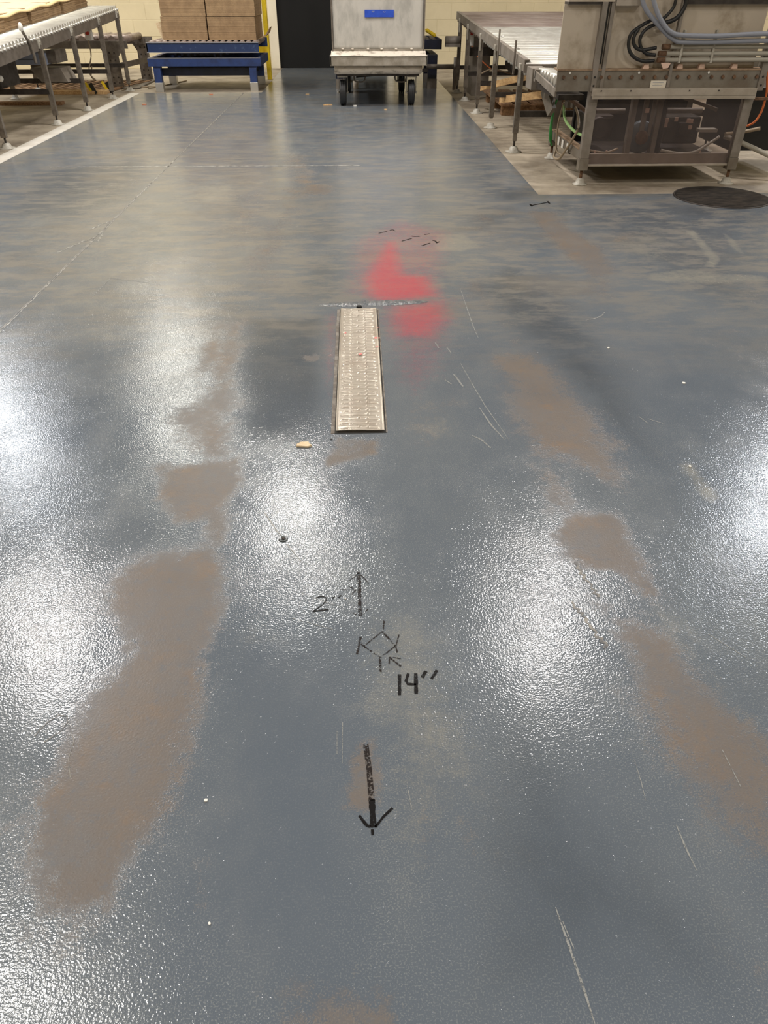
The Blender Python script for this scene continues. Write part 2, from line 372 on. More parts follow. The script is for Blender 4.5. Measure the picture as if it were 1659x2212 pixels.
def coat_material():
    m = bpy.data.materials.new('blue_grey_epoxy'); m.use_nodes = True
    nt = m.node_tree; N = nt.nodes; L = nt.links; b = N['Principled BSDF']
    tc = N.new('ShaderNodeTexCoord')
    def noise(scale, detail=3, stretch=(1, 1, 1), rough=.55, off=(0, 0, 0)):
        mp = N.new('ShaderNodeMapping'); mp.inputs['Scale'].default_value = stretch; mp.inputs['Location'].default_value = off
        n = N.new('ShaderNodeTexNoise'); n.inputs['Scale'].default_value = scale; n.inputs['Detail'].default_value = detail; n.inputs['Roughness'].default_value = rough
        L.new(tc.outputs['Object'], mp.inputs[0]); L.new(mp.outputs[0], n.inputs['Vector']); return n.outputs[0]
    def attr(nm):
        a = N.new('ShaderNodeAttribute'); a.attribute_name = nm; return a.outputs['Fac']
    def math_(op, a, b_=None, c=None):
        n = N.new('ShaderNodeMath'); n.operation = op
        for k, v in enumerate((a, b_, c)):
            if v is None: continue
            if isinstance(v, (int, float)): n.inputs[k].default_value = v
            else: L.new(v, n.inputs[k])
        return n.outputs[0]
    def rng(v, a, b_, c=0., d=1., smooth=True):
        n = N.new('ShaderNodeMapRange'); n.interpolation_type = 'SMOOTHSTEP' if smooth else 'LINEAR'
        L.new(v, n.inputs[0])
        for k, x in zip((1, 2, 3, 4), (a, b_, c, d)): n.inputs[k].default_value = x
        return n.outputs[0]
    def mix(f, a, b_):
        n = N.new('ShaderNodeMix'); n.data_type = 'RGBA'
        if isinstance(f, float): n.inputs[0].default_value = f
        else: L.new(f, n.inputs[0])
        for k, v in ((6, a), (7, b_)):
            if isinstance(v, tuple): n.inputs[k].default_value = (*v, 1)
            else: L.new(v, n.inputs[k])
        return n.outputs[2]
    big = noise(1.1, 6, (1, .7, 1), .6); mid = noise(7, 5, (1, .8, 1), .65); smear = noise(4.2, 9, (1.0, 2.5, 1), .72, (3, 1, 0))
    fine = noise(400, 2, rough=.6, off=(5, 5, 5)); grain = noise(45, 5, rough=.75)
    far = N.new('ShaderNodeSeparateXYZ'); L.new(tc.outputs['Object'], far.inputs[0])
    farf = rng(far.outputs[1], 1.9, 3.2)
    base = mix(rng(big, .35, .65), COAT['a'], COAT['b'])
    base = mix(math_('MULTIPLY', rng(mid, .48, .72), .15), base, COAT['c'])
    # speckle of worn peaks
    spk = rng(math_('ADD', math_('MULTIPLY', fine, .85), math_('MULTIPLY', mid, .15)), .52, .62)
    base = mix(math_('MULTIPLY', spk, math_('SUBTRACT', .42, math_('MULTIPLY', attr('smooth'), .38))), base, COAT['spk'])
    dk = rng(math_('ADD', attr('dark'), math_('MULTIPLY', math_('SUBTRACT', mid, .5), .5)), .15, .75)
    base = mix(dk, base, COAT['dark'])
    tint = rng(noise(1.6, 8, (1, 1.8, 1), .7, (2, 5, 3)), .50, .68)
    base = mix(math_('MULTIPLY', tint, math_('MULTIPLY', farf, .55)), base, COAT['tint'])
    # horizontal scuffing of the traffic lane
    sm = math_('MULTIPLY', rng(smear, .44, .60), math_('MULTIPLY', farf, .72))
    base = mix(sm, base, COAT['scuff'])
    jit = math_('ADD', math_('MULTIPLY', math_('SUBTRACT', mid, .5), 1.0), math_('MULTIPLY', math_('SUBTRACT', grain, .5), .9))
    jit = math_('ADD', jit, math_('MULTIPLY', math_('SUBTRACT', fine, .5), .6))
    pl = rng(math_('ADD', attr('pale'), math_('MULTIPLY', jit, 1.0)), .22, .95)
    base = mix(math_('MULTIPLY', pl, .75), base, COAT['pale'])
    br = rng(math_('ADD', attr('brown'), math_('MULTIPLY', jit, 1.25)), .28, .78)
    browncol = mix(rng(big, .35, .65), COAT['brown'], COAT['brown2'])
    browncol = mix(math_('MULTIPLY', rng(noise(5, 6, off=(8, 1, 8), rough=.7), .50, .68), .7), browncol, COAT['ochre'])
    browncol = mix(math_('MULTIPLY', rng(grain, .5, .7), .5), browncol, COAT['a'])
    base = mix(math_('MULTIPLY', br, rng(noise(4, 6, (1, .8, 1), .7, (7, 7, 7)), .35, .6, .62, .92)), base, browncol)
    rd = rng(math_('ADD', attr('redpaint'), math_('MULTIPLY', math_('SUBTRACT', grain, .5), .6)), .10, .98)
    base = mix(math_('MULTIPLY', rd, .8), base, COAT['red'])
    L.new(base, b.inputs['Base Color'])
    ro = math_('ADD', math_('MULTIPLY', br, .22), math_('ADD', rng(mid, .3, .7, .11, .18), math_('MULTIPLY', attr('pale'), .06)))
    L.new(ro, b.inputs['Roughness'])
    sp = math_('SUBTRACT', .5, math_('MULTIPLY', br, .30)); L.new(sp, b.inputs['Specular IOR Level'])
    # orange peel
    h1 = noise(250, 1, rough=.5); h2 = noise(120, 2, rough=.5, off=(9, 2, 1)); h3 = noise(6, 3, off=(1, 7, 1))
    glint = rng(noise(170, 1, off=(2, 8, 3)), .66, .80)
    amp = math_('SUBTRACT', 1.0, math_('MULTIPLY', attr('smooth'), .6)); amp = math_('SUBTRACT', amp, math_('MULTIPLY', br, .35))
    amp = math_('MULTIPLY', amp, rng(noise(3, 3, off=(4, 4, 4)), .3, .7, .7, 1.25))
    h = math_('ADD', math_('MULTIPLY', math_('ADD', math_('MULTIPLY', glint, .9), math_('ADD', math_('MULTIPLY', h1, 1.25), math_('MULTIPLY', h2, .75))), amp), math_('MULTIPLY', h3, 2.0))
    bp = N.new('ShaderNodeBump'); bp.inputs['Distance'].default_value = PEEL; bp.inputs['Strength'].default_value = 1
    L.new(h, bp.inputs['Height']); L.new(bp.outputs[0], b.inputs['Normal'])
    return m
PEEL = .00039
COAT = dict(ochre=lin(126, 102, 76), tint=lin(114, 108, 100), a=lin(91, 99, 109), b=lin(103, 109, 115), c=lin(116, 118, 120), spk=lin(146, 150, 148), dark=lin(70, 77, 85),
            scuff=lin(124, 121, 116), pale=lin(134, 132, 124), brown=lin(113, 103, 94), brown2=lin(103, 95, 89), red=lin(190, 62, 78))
cm = coat_mesh(); cm.materials.append(coat_material())
coat = bpy.data.objects.new('floor_coating', cm); COL.objects.link(coat); struct(coat)

ZF = -.003
struct(MB().box(-8, 8, -4, 14, -.15, ZF).build('floor', M['concrete']))
struct(MB().box(-2.735, XL, -2.5, 10.09, ZF, .0005).build('lit_strip_1', M['strip']))  # concrete catching light beside the conveyor, painted as a paler strip
WY = 13.27
DX0, DX1 = -1.18, .5
struct(MB().box(-8, DX0 - .13, WY, WY + .2, ZF, CEIL).box(DX1 + .1, 8, WY, WY + .2, ZF, CEIL).box(DX0 - .13, DX1 + .1, WY, WY + .2, 2.3, CEIL).build('wall_back', M['wall']))
struct(MB().box(DX0 - .13, DX0, WY - .03, WY + .2, ZF, 2.3, .004).box(DX1, DX1 + .1, WY - .03, WY + .2, ZF, 2.3, .004).box(DX0, DX1, WY - .03, WY + .2, 2.2, 2.3).build('trim_2', M['jamb']))
d = struct(MB().box(DX0, DX1, WY + .02, WY + .08, .005, 2.2, .003).build('door_1', M['door']))
h_ = MB().cyl((DX1 - .12, WY + .02, .95), (DX1 - .12, WY - .03, .95), .012).cyl((DX1 - .12, WY - .03, .95), (DX1 - .24, WY - .03, .95), .01).build('door_handle', M['steel'], d)
struct(MB().box(-8, -7.9, -4, WY, ZF, CEIL).build('wall_left', M['wall']))
struct(MB().box(7.9, 8, -4, WY, ZF, CEIL).build('wall_right', M['wall']))
struct(MB().box(-8, 8, -4.1, -4, ZF, CEIL).build('wall_front', M['wall']))
struct(MB().box(-8, 8, -4, 14, CEIL, CEIL + .1).build('ceiling', M['ceiling']))

# joints and scratches belong to the floor coating
def ribbon(name, polys, m, parent=None, z=.0008, thick=0.0):
    b = bmesh.new()
    for pts, w in polys:
        P = [Vector((p[0], p[1], 0)) for p in pts]
        ws = w if isinstance(w, (list, tuple)) else [w] * len(P)
        L_, R_ = [], []
        for i, p in enumerate(P):
            d = (P[min(i + 1, len(P) - 1)] - P[max(i - 1, 0)]).normalized(); n = Vector((-d.y, d.x, 0))
            L_.append(b.verts.new((p + n * ws[i] / 2) + Vector((0, 0, z)))); R_.append(b.verts.new((p - n * ws[i] / 2) + Vector((0, 0, z))))
        for i in range(len(P) - 1): b.faces.new((L_[i], R_[i], R_[i + 1], L_[i + 1]))
    bmesh.ops.recalc_face_normals(b, faces=b.faces[:])
    for f in b.faces:
        if f.normal.z < 0: f.normal_flip()
    me = bpy.data.meshes.new(name); b.to_mesh(me); b.free(); me.materials.append(m)
    o = bpy.data.objects.new(name, me); COL.objects.link(o)
    if parent: o.parent = parent
    return o
def jag(a, b, n, amp, w, wv=.5):
    a, b = Vector(a), Vector(b); d = (b - a); nn = Vector((-d.y, d.x)).normalized(); pts = []; ws = []
    for i in range(n + 1):
        t = i / n; pts.append(a + d * t + nn * random.uniform(-amp, amp)); ws.append(w * random.uniform(1 - wv, 1 + wv))
    return pts, ws
M['joint'] = mat('joint_filler', lin(184, 182, 176), .25, col2=lin(112, 112, 110), nscale=30, bump=.002, bscale=90)
M['jointdark'] = mat('joint_groove', lin(70, 70, 70), .4, col2=lin(140, 136, 128), nscale=20)
M['scratch'] = marker('scratch_pale', .52, .80, lin(142, 143, 141))
jx = -1.363
ribbon('joint_line', [jag((jx, 2.0), (jx, 6.9), 160, .002, .006, .3), jag((jx, 6.9), (jx, 10.05), 60, .003, .010, .4)], M['jointdark'], coat)
ribbon('joint_line', [jag((jx + .008, 2.2), (jx + .004, 5.9), 240, .002, .0045, .8), jag((-1.47, 3.62), (-1.37, 3.88), 20, .008, .006, .8), jag((-1.43, 4.02), (-1.37, 4.2), 12, .008, .005, .8), jag((-1.33, 3.8), (-1.355, 4.1), 12, .008, .005, .8)], M['joint'], coat)
jy = 5.68
ribbon('joint_line', [jag((-2.2, jy), (.02, jy - .02), 140, .002, .013, .7)], M['joint'], coat)
def gl(*p): return [Vector(G(*q)[:2]) for q in p]
scr = []
def sc(px, w=.003): 
    pts = gl(*px); scr.append((pts, [w * .4] + [w] * (len(pts) - 2) + [w * .4] if len(pts) > 2 else w))
sc([(1265,692),(1285,688),(1300,682),(1306,674)], .006)
sc([(994,623),(1010,670),(1022,705),(1033,730)], .004)
sc([(995,785),(1020,830),(1050,880),(1098,948)], .003); sc([(1035,880),(1062,920),(1090,950)], .006); sc([(980,808),(1000,835)], .006)
sc([(960,820),(975,830)], .004); sc([(1018,940),(1040,950),(1060,968)], .007); sc([(965,750),(974,762)], .004); sc([(940,740),(948,752)], .004)
sc([(235,600),(330,612)], .003); sc([(200,640),(240,600)], .003); sc([(650,1280),(700,1300),(740,1312)], .0015)
sc([(628,1335),(720,1360)], .0012); sc([(740,1560),(739,1650)], .0012); sc([(728,1580),(728,1630)], .001)
sc([(1200,1960),(1228,2040),(1262,2140),(1285,2212)], .0035); sc([(1215,1990),(1240,2050)], .0015)
sc([(1370,1640),(1385,1690),(1395,1730)], .0015); sc([(1460,1780),(1480,1830),(1505,1880)], .003); sc([(1530,1370),(1610,1420)], .002)
sc([(1380,900),(1400,915)], .003); sc([(880,1700),(890,1750)], .0015)
sc([(1560,1620),(1600,1700)], .0015); sc([(1400,905),(1432,915)], .003)
ribbon('scratch', scr, M['scratch'], coat, .0006)

# swollen seam across the floor at the far end of the drain
def seam():
    b = bmesh.new(); n = 90; a = G(690, 659); c = G(925, 652); rings = []
    for i in range(n + 1):
        t = i / n; p = a.lerp(c, t); w = .030 * (math.sin(PI * t) ** .5) * random.uniform(.7, 1.15) + .002; z = .006 * (math.sin(PI * t) ** .5) * random.uniform(.4, 1.3)
        o_ = random.uniform(-.004, .004)
        rings.append([b.verts.new((p.x, p.y + o_ - w, .0005)), b.verts.new((p.x, p.y + o_ - w * .4, z * .9)), b.verts.new((p.x, p.y + o_ + w * .3, z)), b.verts.new((p.x, p.y + o_ + w, .0005))])
    for r0, r1 in zip(rings, rings[1:]):
        for k in range(3): f = b.faces.new((r0[k], r1[k], r1[k + 1], r0[k + 1])); f.smooth = True
    bmesh.ops.recalc_face_normals(b, faces=b.faces[:])
    me = bpy.data.meshes.new('patch_seam'); b.to_mesh(me); b.free(); me.materials.append(M['seam'])
    o = bpy.data.objects.new('patch_seam', me); COL.objects.link(o); o.parent = coat
M['seam'] = mat('glossy_seam', lin(86, 92, 98), .12, col2=lin(120, 122, 124), nscale=30, bump=.003, bscale=110)
seam()
# crust near the right brown patch
ribbon('crack', [jag(G(1240, 1215).xy, G(1292, 1290).xy, 18, .006, .006, .6), jag(G(1236, 1300).xy, G(1310, 1400).xy, 22, .006, .006, .7), ([G(*q).xy for q in ((75, 1592), (85, 1578), (104, 1560), (128, 1545), (145, 1548), (146, 1560), (134, 1578), (110, 1594), (95, 1604))], .0016), ([G(*q).xy for q in ((148, 1560), (160, 1600), (148, 1640), (152, 1680))], .0012), ([G(*q).xy for q in ((570, 1105), (600, 1150), (608, 1158))], .0018), ([G(*q).xy for q in ((620, 1176), (650, 1212))], .0014)], M['jointdark'], coat)

# ------------------------------------------------------------------ drain cover
def drain():
    x0, x1, y0, y1 = -.0795, .0635, 1.822, 2.800
    t = thing('drain_cover', 'narrow ribbed stainless steel drain cover set in the blue floor', 'drain cover', ((x0 + x1) / 2, (y0 + y1) / 2, 0))
    nx, ny = 84, 520; b = bmesh.new(); g = []
    pitch = .0258
    for j in range(ny + 1):
        row = []
        for i in range(nx + 1):
            u = i / nx; v = j / ny
            x = x0 + (x1 - x0) * u; y = y0 + (y1 - y0) * v; z = .0065 + .0016 * math.sin(v * 9) * .5 + .001 * math.sin(u * 5 + v * 3)
            e = min((x - x0), (x1 - x), (y - y0), (y1 - y))
            ph = (y - y0 - .012) / pitch; rr = .5 + .5 * math.cos(2 * PI * ph)
            inner = max(0, min(1, (min(u, 1 - u) - .09) / .05))
            wav = 1 + .5 * mnoise.noise(Vector((u * 3, ph * .7, 0)))
            z += -.0026 * (rr ** 3) * inner * wav + .0006 * mnoise.noise(Vector((x * 30, y * 12, 1)))
            if e < .004: z += .0012
            for cu, off, st in ((.30, 0, 1), (.66, .5, 1), (.13, 0, 2), (.48, .5, 2), (.86, 1, 2)):
                k = round((ph - off) / st) * st + off
                if k < 0 or k > (y1 - y0) / pitch - .7: continue
                dx = (u - cu) * (x1 - x0); dy = (ph - k) * pitch; q = dx * dx + dy * dy
                if q < .0056 ** 2: z += .0045 * (1 - q / .0056 ** 2)
            row.append(b.verts.new((x, y, z)))
        g.append(row)
    for j in range(ny):
        for i in range(nx): b.faces.new((g[j][i], g[j][i + 1], g[j + 1][i + 1], g[j + 1][i])).smooth = True
    bmesh.ops.solidify(b, geom=b.faces[:], thickness=.003)
    me = bpy.data.meshes.new('cover_plate'); b.to_mesh(me); b.free(); me.materials.append(M['drain'])
    o = bpy.data.objects.new('cover_plate', me); COL.objects.link(o); o.parent = t; o.matrix_parent_inverse = parent_inv(t)
    f = MB().box(x0 - .014, x0 - .003, y0 - .004, y1 + .01, -.003, .0012).box(x1 + .004, x1 + .008, y0 - .002, y1 + .01, -.003, .0010)
    f.build('edge_frame', M['drainframe'], t)
    MB().box(x0 - .004, x1 + .004, y0 - .004, y1 + .004, .0003, .0009).build('channel_shadow_gap', M['gap'], t)
    for (x, y, rr_) in ((x1 - .006, 2.60, .009), (x1 - .006, 2.50, .011), (x1 - .005, 2.42, .007), (-.004, 2.36, .007), (x0 + .02, 2.55, .006)):
        MB().lathe([(.0005, .0), (rr_, .0), (rr_ * .8, .0006), (.0005, .0008)], (x, y, .0068), n=14).build('paint_spot', M['paintred'], t, 'red paint spot')
    MB().cyl((-.005, 2.828, .0), (-.005, 2.828, .010), .012, .008, 12).build('end_plug', M['black'], t)
M['drain'] = mat('stainless_drain', lin(236, 228, 216), .27, .45, col2=lin(206, 190, 172), nscale=9, stretch=(1, .6, 1), bump=.0006, bscale=30, lo=.45, hi=.8)
M['drainframe'] = mat('drain_frame', lin(130, 124, 116), .5, .2, col2=lin(92, 82, 72), nscale=30)
M['paintred'] = mat('red_paint', lin(214, 92, 92), .5, col2=lin(214, 170, 160), nscale=160)
M['gap'] = mat('dark_gap', lin(48, 46, 44), .8)
drain()

# ------------------------------------------------------------------ marker writing on the floor
def mark(name, label, cat, strokes, m, group=None):
    polys = []
    for px, w in strokes:
        pts = gl(*px); out = []
        for a, c in zip(pts, pts[1:]):
            n = max(2, int((c - a).length / .006)); out += [a.lerp(c, k / n) for k in range(n)]
        out.append(pts[-1]); polys.append((out, [w * random.uniform(.75, 1.15) for _ in out]))
    o = ribbon(name, polys, m, None, .0009); tag(o, label, cat, group); return o
GM = 'marker writing on the floor'
mark('double_headed_arrow', 'brown-black upright double-headed arrow drawn on the floor beside the 2 inch note', 'marker arrow',
     [([(775,1236),(776,1262),(778,1330)], .0078), ([(753,1256),(764,1248),(775,1238),(788,1251),(796,1261)], .0025), ([(762,1324),(779,1331),(795,1316)], .0025)], M['marker'], GM)
mark('pointer_arrow', 'small thin arrow pointing from the 2 inch note to the double-headed arrow', 'marker arrow',
     [([(731,1274),(769,1275)], .0016), ([(753,1266),(769,1275),(759,1284)], .003)], M['marker'], GM)
mark('handwritten_measure', 'handwritten 2 inch note in black marker', 'floor writing',
     [([(682,1292),(692,1289),(704,1290),(705,1297),(697,1307),(676,1321)], .0022), ([(676,1321),(709,1317)], .004), ([(718,1293),(723,1288)], .003), ([(731,1292),(737,1286)], .003)], M['marker_solid'], GM)
mark('diamond_outline', 'marker diamond outline with stub lines at its four corners', 'marker drawing',
     [([(826,1364),(786,1396)], .0022), ([(826,1364),(854,1396)], .004), ([(786,1396),(822,1421)], .0028), ([(822,1421),(854,1396)], .003),
      ([(830,1341),(827,1364)], .0035), ([(779,1376),(771,1414)], .0045), ([(777,1386),(788,1400)], .004), ([(862,1371),(855,1396),(858,1410)], .003), ([(821,1421),(822,1452)], .005)], M['marker'], GM)
mark('pointer_arrow', 'short arrow pointing up left at the diamond from the 14 inch note', 'marker arrow',
     [([(866,1440),(841,1420)], .0035), ([(841,1435),(841,1419),(866,1423)], .0028)], M['marker'], GM)
mark('handwritten_measure', 'handwritten 14 inch note in thick black marker', 'floor writing',
     [([(863,1457),(863,1502)], .0062), ([(882,1455),(877,1471),(881,1478),(899,1479)], .0055), ([(898,1455),(899,1499)], .007), ([(920,1450),(912,1464)], .007), ([(944,1448),(932,1467)], .006)], M['marker_solid'], GM)
a_ = mark('down_arrow', 'bold black arrow pointing down the floor, faded at its tail', 'marker arrow',
     [([(803,1728),(807,1788)], .0095), ([(776,1762),(790,1781),(800,1787)], .005), ([(848,1746),(828,1765),(811,1787)], .004), ([(804,1792),(805,1804)], .0045)], M['marker_solid'], GM)
o = ribbon('arrow_tail', [([Vector(G(790, 1608).xy), Vector(G(797, 1660).xy), Vector(G(803, 1730).xy)], [.009, .009, .0095])], M['marker'], None, .0009)
o.parent = a_; o['label'] = 'faded brown tail'
mark('marker_dashes', 'faint marker dash and squiggle farthest from the drain', 'floor writing', [([(818,504),(836,500)], .007), ([(842,498),(848,496),(853,499)], .006)], M['marker_solid'], GM)
mark('marker_dashes', 'marker dash, squiggle and dash in the middle above the red paint', 'floor writing', [([(868,521),(890,515)], .007), ([(889,510),(896,511),(907,511)], .008), ([(917,507),(928,505)], .007)], M['marker_solid'], GM)
mark('marker_dashes', 'marker dash with a small 3 shaped squiggle, rightmost above the red paint', 'floor writing', [([(911,531),(929,525)], .007), ([(934,519),(941,521),(943,525),(949,522)], .008)], M['marker_solid'], GM)
mark('two_ended_line', 'short black marker line with tick ends near the corner of the blue coating', 'floor writing', [([(1148,444),(1185,437)], .012), ([(1145,441),(1149,446)], .012), ([(1183,435),(1187,440)], .012)], M['marker_solid'], GM)

# ------------------------------------------------------------------ small things lying on the floor
def chip(name, label, px, sx, sy, h, m, cat='wood chip', rot=0.0, group=None):
    p = G(*px); b = MB(); n = 9; pts = []
    for k in range(n):
        a = 2 * PI * k / n; r = random.uniform(.8, 1.1); sq = 1 / max(abs(math.cos(a)), abs(math.sin(a)))
        x = math.cos(a) * r * sq * sx / 2; y = math.sin(a) * r * sq * sy / 2
        pts.append((p.x + x * math.cos(rot) - y * math.sin(rot), p.y + x * math.sin(rot) + y * math.cos(rot)))
    b.prism(pts, .0005, h, 'Z'); o = b.build(name, m)
    tag(o, label, cat, group); return o
p = G(657, 963)
t = tag(MB().prism([(p.x - .021, p.y - .008), (p.x + .012, p.y - .013), (p.x + .022, p.y - .005), (p.x + .014, p.y + .004), (p.x + .012, p.y + .014), (p.x - .010, p.y + .012), (p.x - .020, p.y + .002)], .001, .006, 'Z').build('wood_chip', M['chip']),
        'pale splinter of wood lying left of the drain cover\'s near end', 'wood chip')
chip('scrap_paper', 'pale orange paper scrap on the floor left of the cart wheel', (708, 227), .10, .05, .006, M['wood'], 'paper scrap', .2)
chip('scrap_paper', 'small pale scrap on the floor in front of the left cart wheel', (767, 229), .035, .03, .008, M['tagwhite'], 'paper scrap')
chip('scrap_paper', 'tiny orange scrap on the floor right of centre below the cart', (833, 237), .03, .03, .006, M['wood'], 'paper scrap')
chip('scrap_paper', 'orange scrap on the floor below the blue roller table', (311, 226), .05, .04, .005, M['orange'], 'paper scrap')
chip('scrap_paper', 'pale scrap on the floor below the yellow guard post', (664, 204), .04, .03, .005, M['wood'], 'paper scrap')
chip('scrap_paper', 'tiny scrap beside the near side of the blue roller table shoe', (456, 204), .05, .02, .004, M['orange'], 'paper scrap')
chip('black_crumb', 'small black crumb below the left corner of the drain cover', (716, 950), .006, .004, .003, M['black'], 'debris')
for i, (px, s_, lb) in enumerate([((445, 1730), .006, 'white fleck left of the bold down arrow'), ((746, 1294), .004, 'white fleck beside the 2 inch note'), ((1314, 752), .010, 'white fleck on the dark lane right of the drain cover'),
        ((1477, 828), .012, 'pale fleck on the right of the floor beyond the glare'), ((1490, 1008), .008, 'pale fleck near the right glare patch'), ((453, 1996), .004, 'white fleck low on the left of the floor')]):
    chip('white_fleck', lb, px, s_, s_ * .8, .0025, M['tagwhite'], 'debris', .4 * i)
def plug():
    c = G(612, 1165); t = thing('floor_plug', 'small round recessed plug in the floor left of the glare', 'floor plug', (c.x, c.y, 0))
    MB().lathe([(.0005, .0012), (.006, .0012), (.0078, .0028), (.0095, .0028), (.011, .0003)], (c.x, c.y, 0), n=28).build('plug_rim', M['plug'], t)
    MB().lathe([(.0003, .0014), (.004, .0016), (.0046, .003), (.002, .0044), (.0003, .0046)], (c.x + .001, c.y, 0), n=20).build('screw_head', M['darksteel'], t)
M['plug'] = mat('plug_metal', lin(104, 108, 110), .25, .3)
plug()
def disc():
    c = G(1558, 426.5); t = thing('round_floor_cover', 'round dark brown cover lying at the edge of the blue coating', 'floor cover', (c.x, c.y, 0))
    MB().lathe([(.001, .012), (.20, .012), (.262, .009), (.272, .004), (.272, -.002)], (c.x, c.y, 0), n=64).build('cover_plate', M['concrete_dark'], t)
    MB().lathe([(.272, -.002), (.272, .005), (.281, .005), (.283, -.002)], (c.x, c.y, 0), n=64).build('rim', M['darksteel'], t)
disc()

# ------------------------------------------------------------------ helpers for feet
def foot(parent, x, y, z_top, r=.042, gap=False):
    f = MB().lathe([(r * 1.5, ZF), (r * 1.5, ZF + .006), (r * .95, ZF + .009), (r * .72, ZF + .034), (r * .45, ZF + .042)], (x, y, 0), n=20).build('levelling_foot', M['pad'], parent)
    if not gap: MB().cyl((x, y, ZF + .038), (x, y, z_top), .0085, n=8).build('stem', M['darksteel'], f)
    return f

# ------------------------------------------------------------------ left roller conveyor (rises towards the back)
SL = .0534
def zl(y): return .626 + (y - 6.8) * SL
def left_conveyor():
    y0, y1 = 5.25, 10.46; xa, xb = -2.80, -3.92
    t = thing('roller_conveyor', 'long grey roller conveyor with levelling legs along the left strip, carrying the sheet bundles', 'conveyor', (-3.3, 8, 0))
    for x in (xa, xb):
        s_ = 1 if x == xa else -1
        b = MB(); b.bar((x, y0, zl(y0) - .045), (x, y1, zl(y1) - .045), .006, .09)
        b.bar((x - s_ * .018, y0, zl(y0) - .003), (x - s_ * .018, y1, zl(y1) - .003), .036, .006); b.bar((x - s_ * .018, y0, zl(y0) - .088), (x - s_ * .018, y1, zl(y1) - .088), .036, .006)
        b.build('side_rail', M['rail'], t)
    n = 68
    for k in range(n):
        y = y0 + .05 + (y1 - y0 - .08) * k / (n - 1); z = zl(y) + .002
        MB().cyl((xb + .02, y, z), (xa - .012, y, z), .0345, n=14).cyl((xa - .02, y, z), (xa + .012, y, z), .010, n=8).build('roller', M['roller'], t)
    legs = [5.35, 6.44, 7.66, 8.60, 9.58, 10.34]
    for ly in legs:
        tp = zl(ly - .1) - .02
        for x in (xa + .004, xb + .01):
            lg = MB().bar((x, ly, .075), (x, ly, tp - .02), .042, .034).build('leg', M['steel'], t)
            foot(lg, x, ly, .08)
        MB().box(xa - .004, xa + .016, ly - .03, ly + .03, tp - .05, tp + .028, .003).cyl((xa + .01, ly, tp), (xa + .024, ly, tp), .009, n=6).build('clamp_bracket', M['pad'], t)
        MB().box(xb, xa, ly - .018, ly + .018, .245, .285).build('cross_brace', M['darksteel'], t)
    for ya, yb in ((5.35, 6.44),):
        MB().bar((xa, ya, .27), (xa, yb, .27), .02, .035).build('cross_brace', M['darksteel'], t)
    a = MB().tube([(xa + .02, 7.44, .50), (xa + .02, 7.43, .62), (xa, 7.38, .72), (xa - .005, 7.36, .76)], .012).build('guide_post', M['steel'], t)
    MB().lathe([(.004, 0), (.017, .01), (.019, .04), (.012, .06), (.002, .065)], (xa - .005, 7.36, .735), n=14).build('white_cap', M['tagwhite'], a)
    # hung below the deck
    dr = MB().box(-3.55, -3.02, 8.35, 8.75, .42, .52, .01).build('drive_cover', M['coverblue'], t, 'pale blue-grey cover')
    MB().box(-3.5, -3.1, 8.345, 8.349, .465, .470).build('slot', M['black'], dr)
    MB().box(-3.02, -2.93, 8.40, 8.72, .43, .54, .004).build('mounting_plate', M['steel'], t)
    MB().box(-3.5, -3.08, 8.5, 8.62, .545, .575, .012).build('drive_belt_guard', M['oldwood'], t)
    MB().prism([(-3.25, .38), (-2.95, .38), (-2.90, .26), (-3.16, .26)], 8.5, 8.8, 'Y').build('chute', M['machine'], t)
    MB().box(-3.7, -3.15, 7.5, 7.95, .30, .54, .02).cyl((-3.4, 7.3, .42), (-3.4, 7.5, .42), .075).build('drive_motor', M['darksteel'], t)
    MB().box(-3.9, -3.2, 6.3, 7.1, .26, .5, .02).build('control_box', M['darksteel'], t)
    MB().lathe([(.01, 0), (.02, .02), (.024, .07), (.01, .08)], (-3.12, 7.3, .40), axis='X', n=12).build('white_knob', M['tagwhite'], t)
    g = MB().box(-3.02, -2.95, 9.72, 9.8, .55, .65, .008).build('valve', M['tagwhite'], t); MB().cyl((-2.985, 9.70, .62), (-2.985, 9.73, .62), .02).build('red_button', M['red'], g)
    MB().tube([(-3.0, 9.75, .55), (-3.02, 9.8, .4), (-3.05, 9.7, .25), (-3.0, 9.72, .17), (-3.06, 9.78, .2), (-3.02, 9.75, .3)], .007).build('air_line', M['tan'], t)
left_conveyor()

# bundles of flat cartons on that conveyor
GB = 'bundles of flat cartons on the left conveyor'
def GI(x, y, z0=.635):
    d = _ray(x, y); t = (z0 + SL * (-6.8) - CAMH) / (d.z - SL * d.y); return Vector((d.x * t, d.y * t, CAMH + d.z * t))
bx = -3.10
edges = [(7.0, 7.78), (7.80, 8.43), (8.46, 8.98), (9.0, 9.42), (9.44, 9.86), (9.88, 10.38)]
where = ['nearest the left picture edge', 'second from the left, beside the guide post', 'third from the left', 'fourth from the left', 'fifth from the left', 'farthest back']
for k, (a, b_) in enumerate(edges):
    z0 = zl(a) + .036; hgt = .118 + .01 * (k % 2); x = bx - (.02 if k % 2 else 0)
    bb = MB()
    def zz(y): return zl(y) + .036
    for l in range(8):
        ox = random.uniform(-.006, .006); bb.bm.verts.ensure_lookup_table()
        za, zb = zz(a) + hgt * l / 8, zz(b_) + hgt * l / 8; h2 = hgt / 8 - .0012
        bb.prism([(a + .004 + random.uniform(0, .006), za), (b_ - .004, zb), (b_ - .004, zb + h2), (a + .004, za + h2)], x - .6 + ox, x + ox, 'X')
    tag(bb.build('carton_bundle', M['card']), 'bundle of flat cartons on the left conveyor, ' + where[k], 'cardboard', GB)
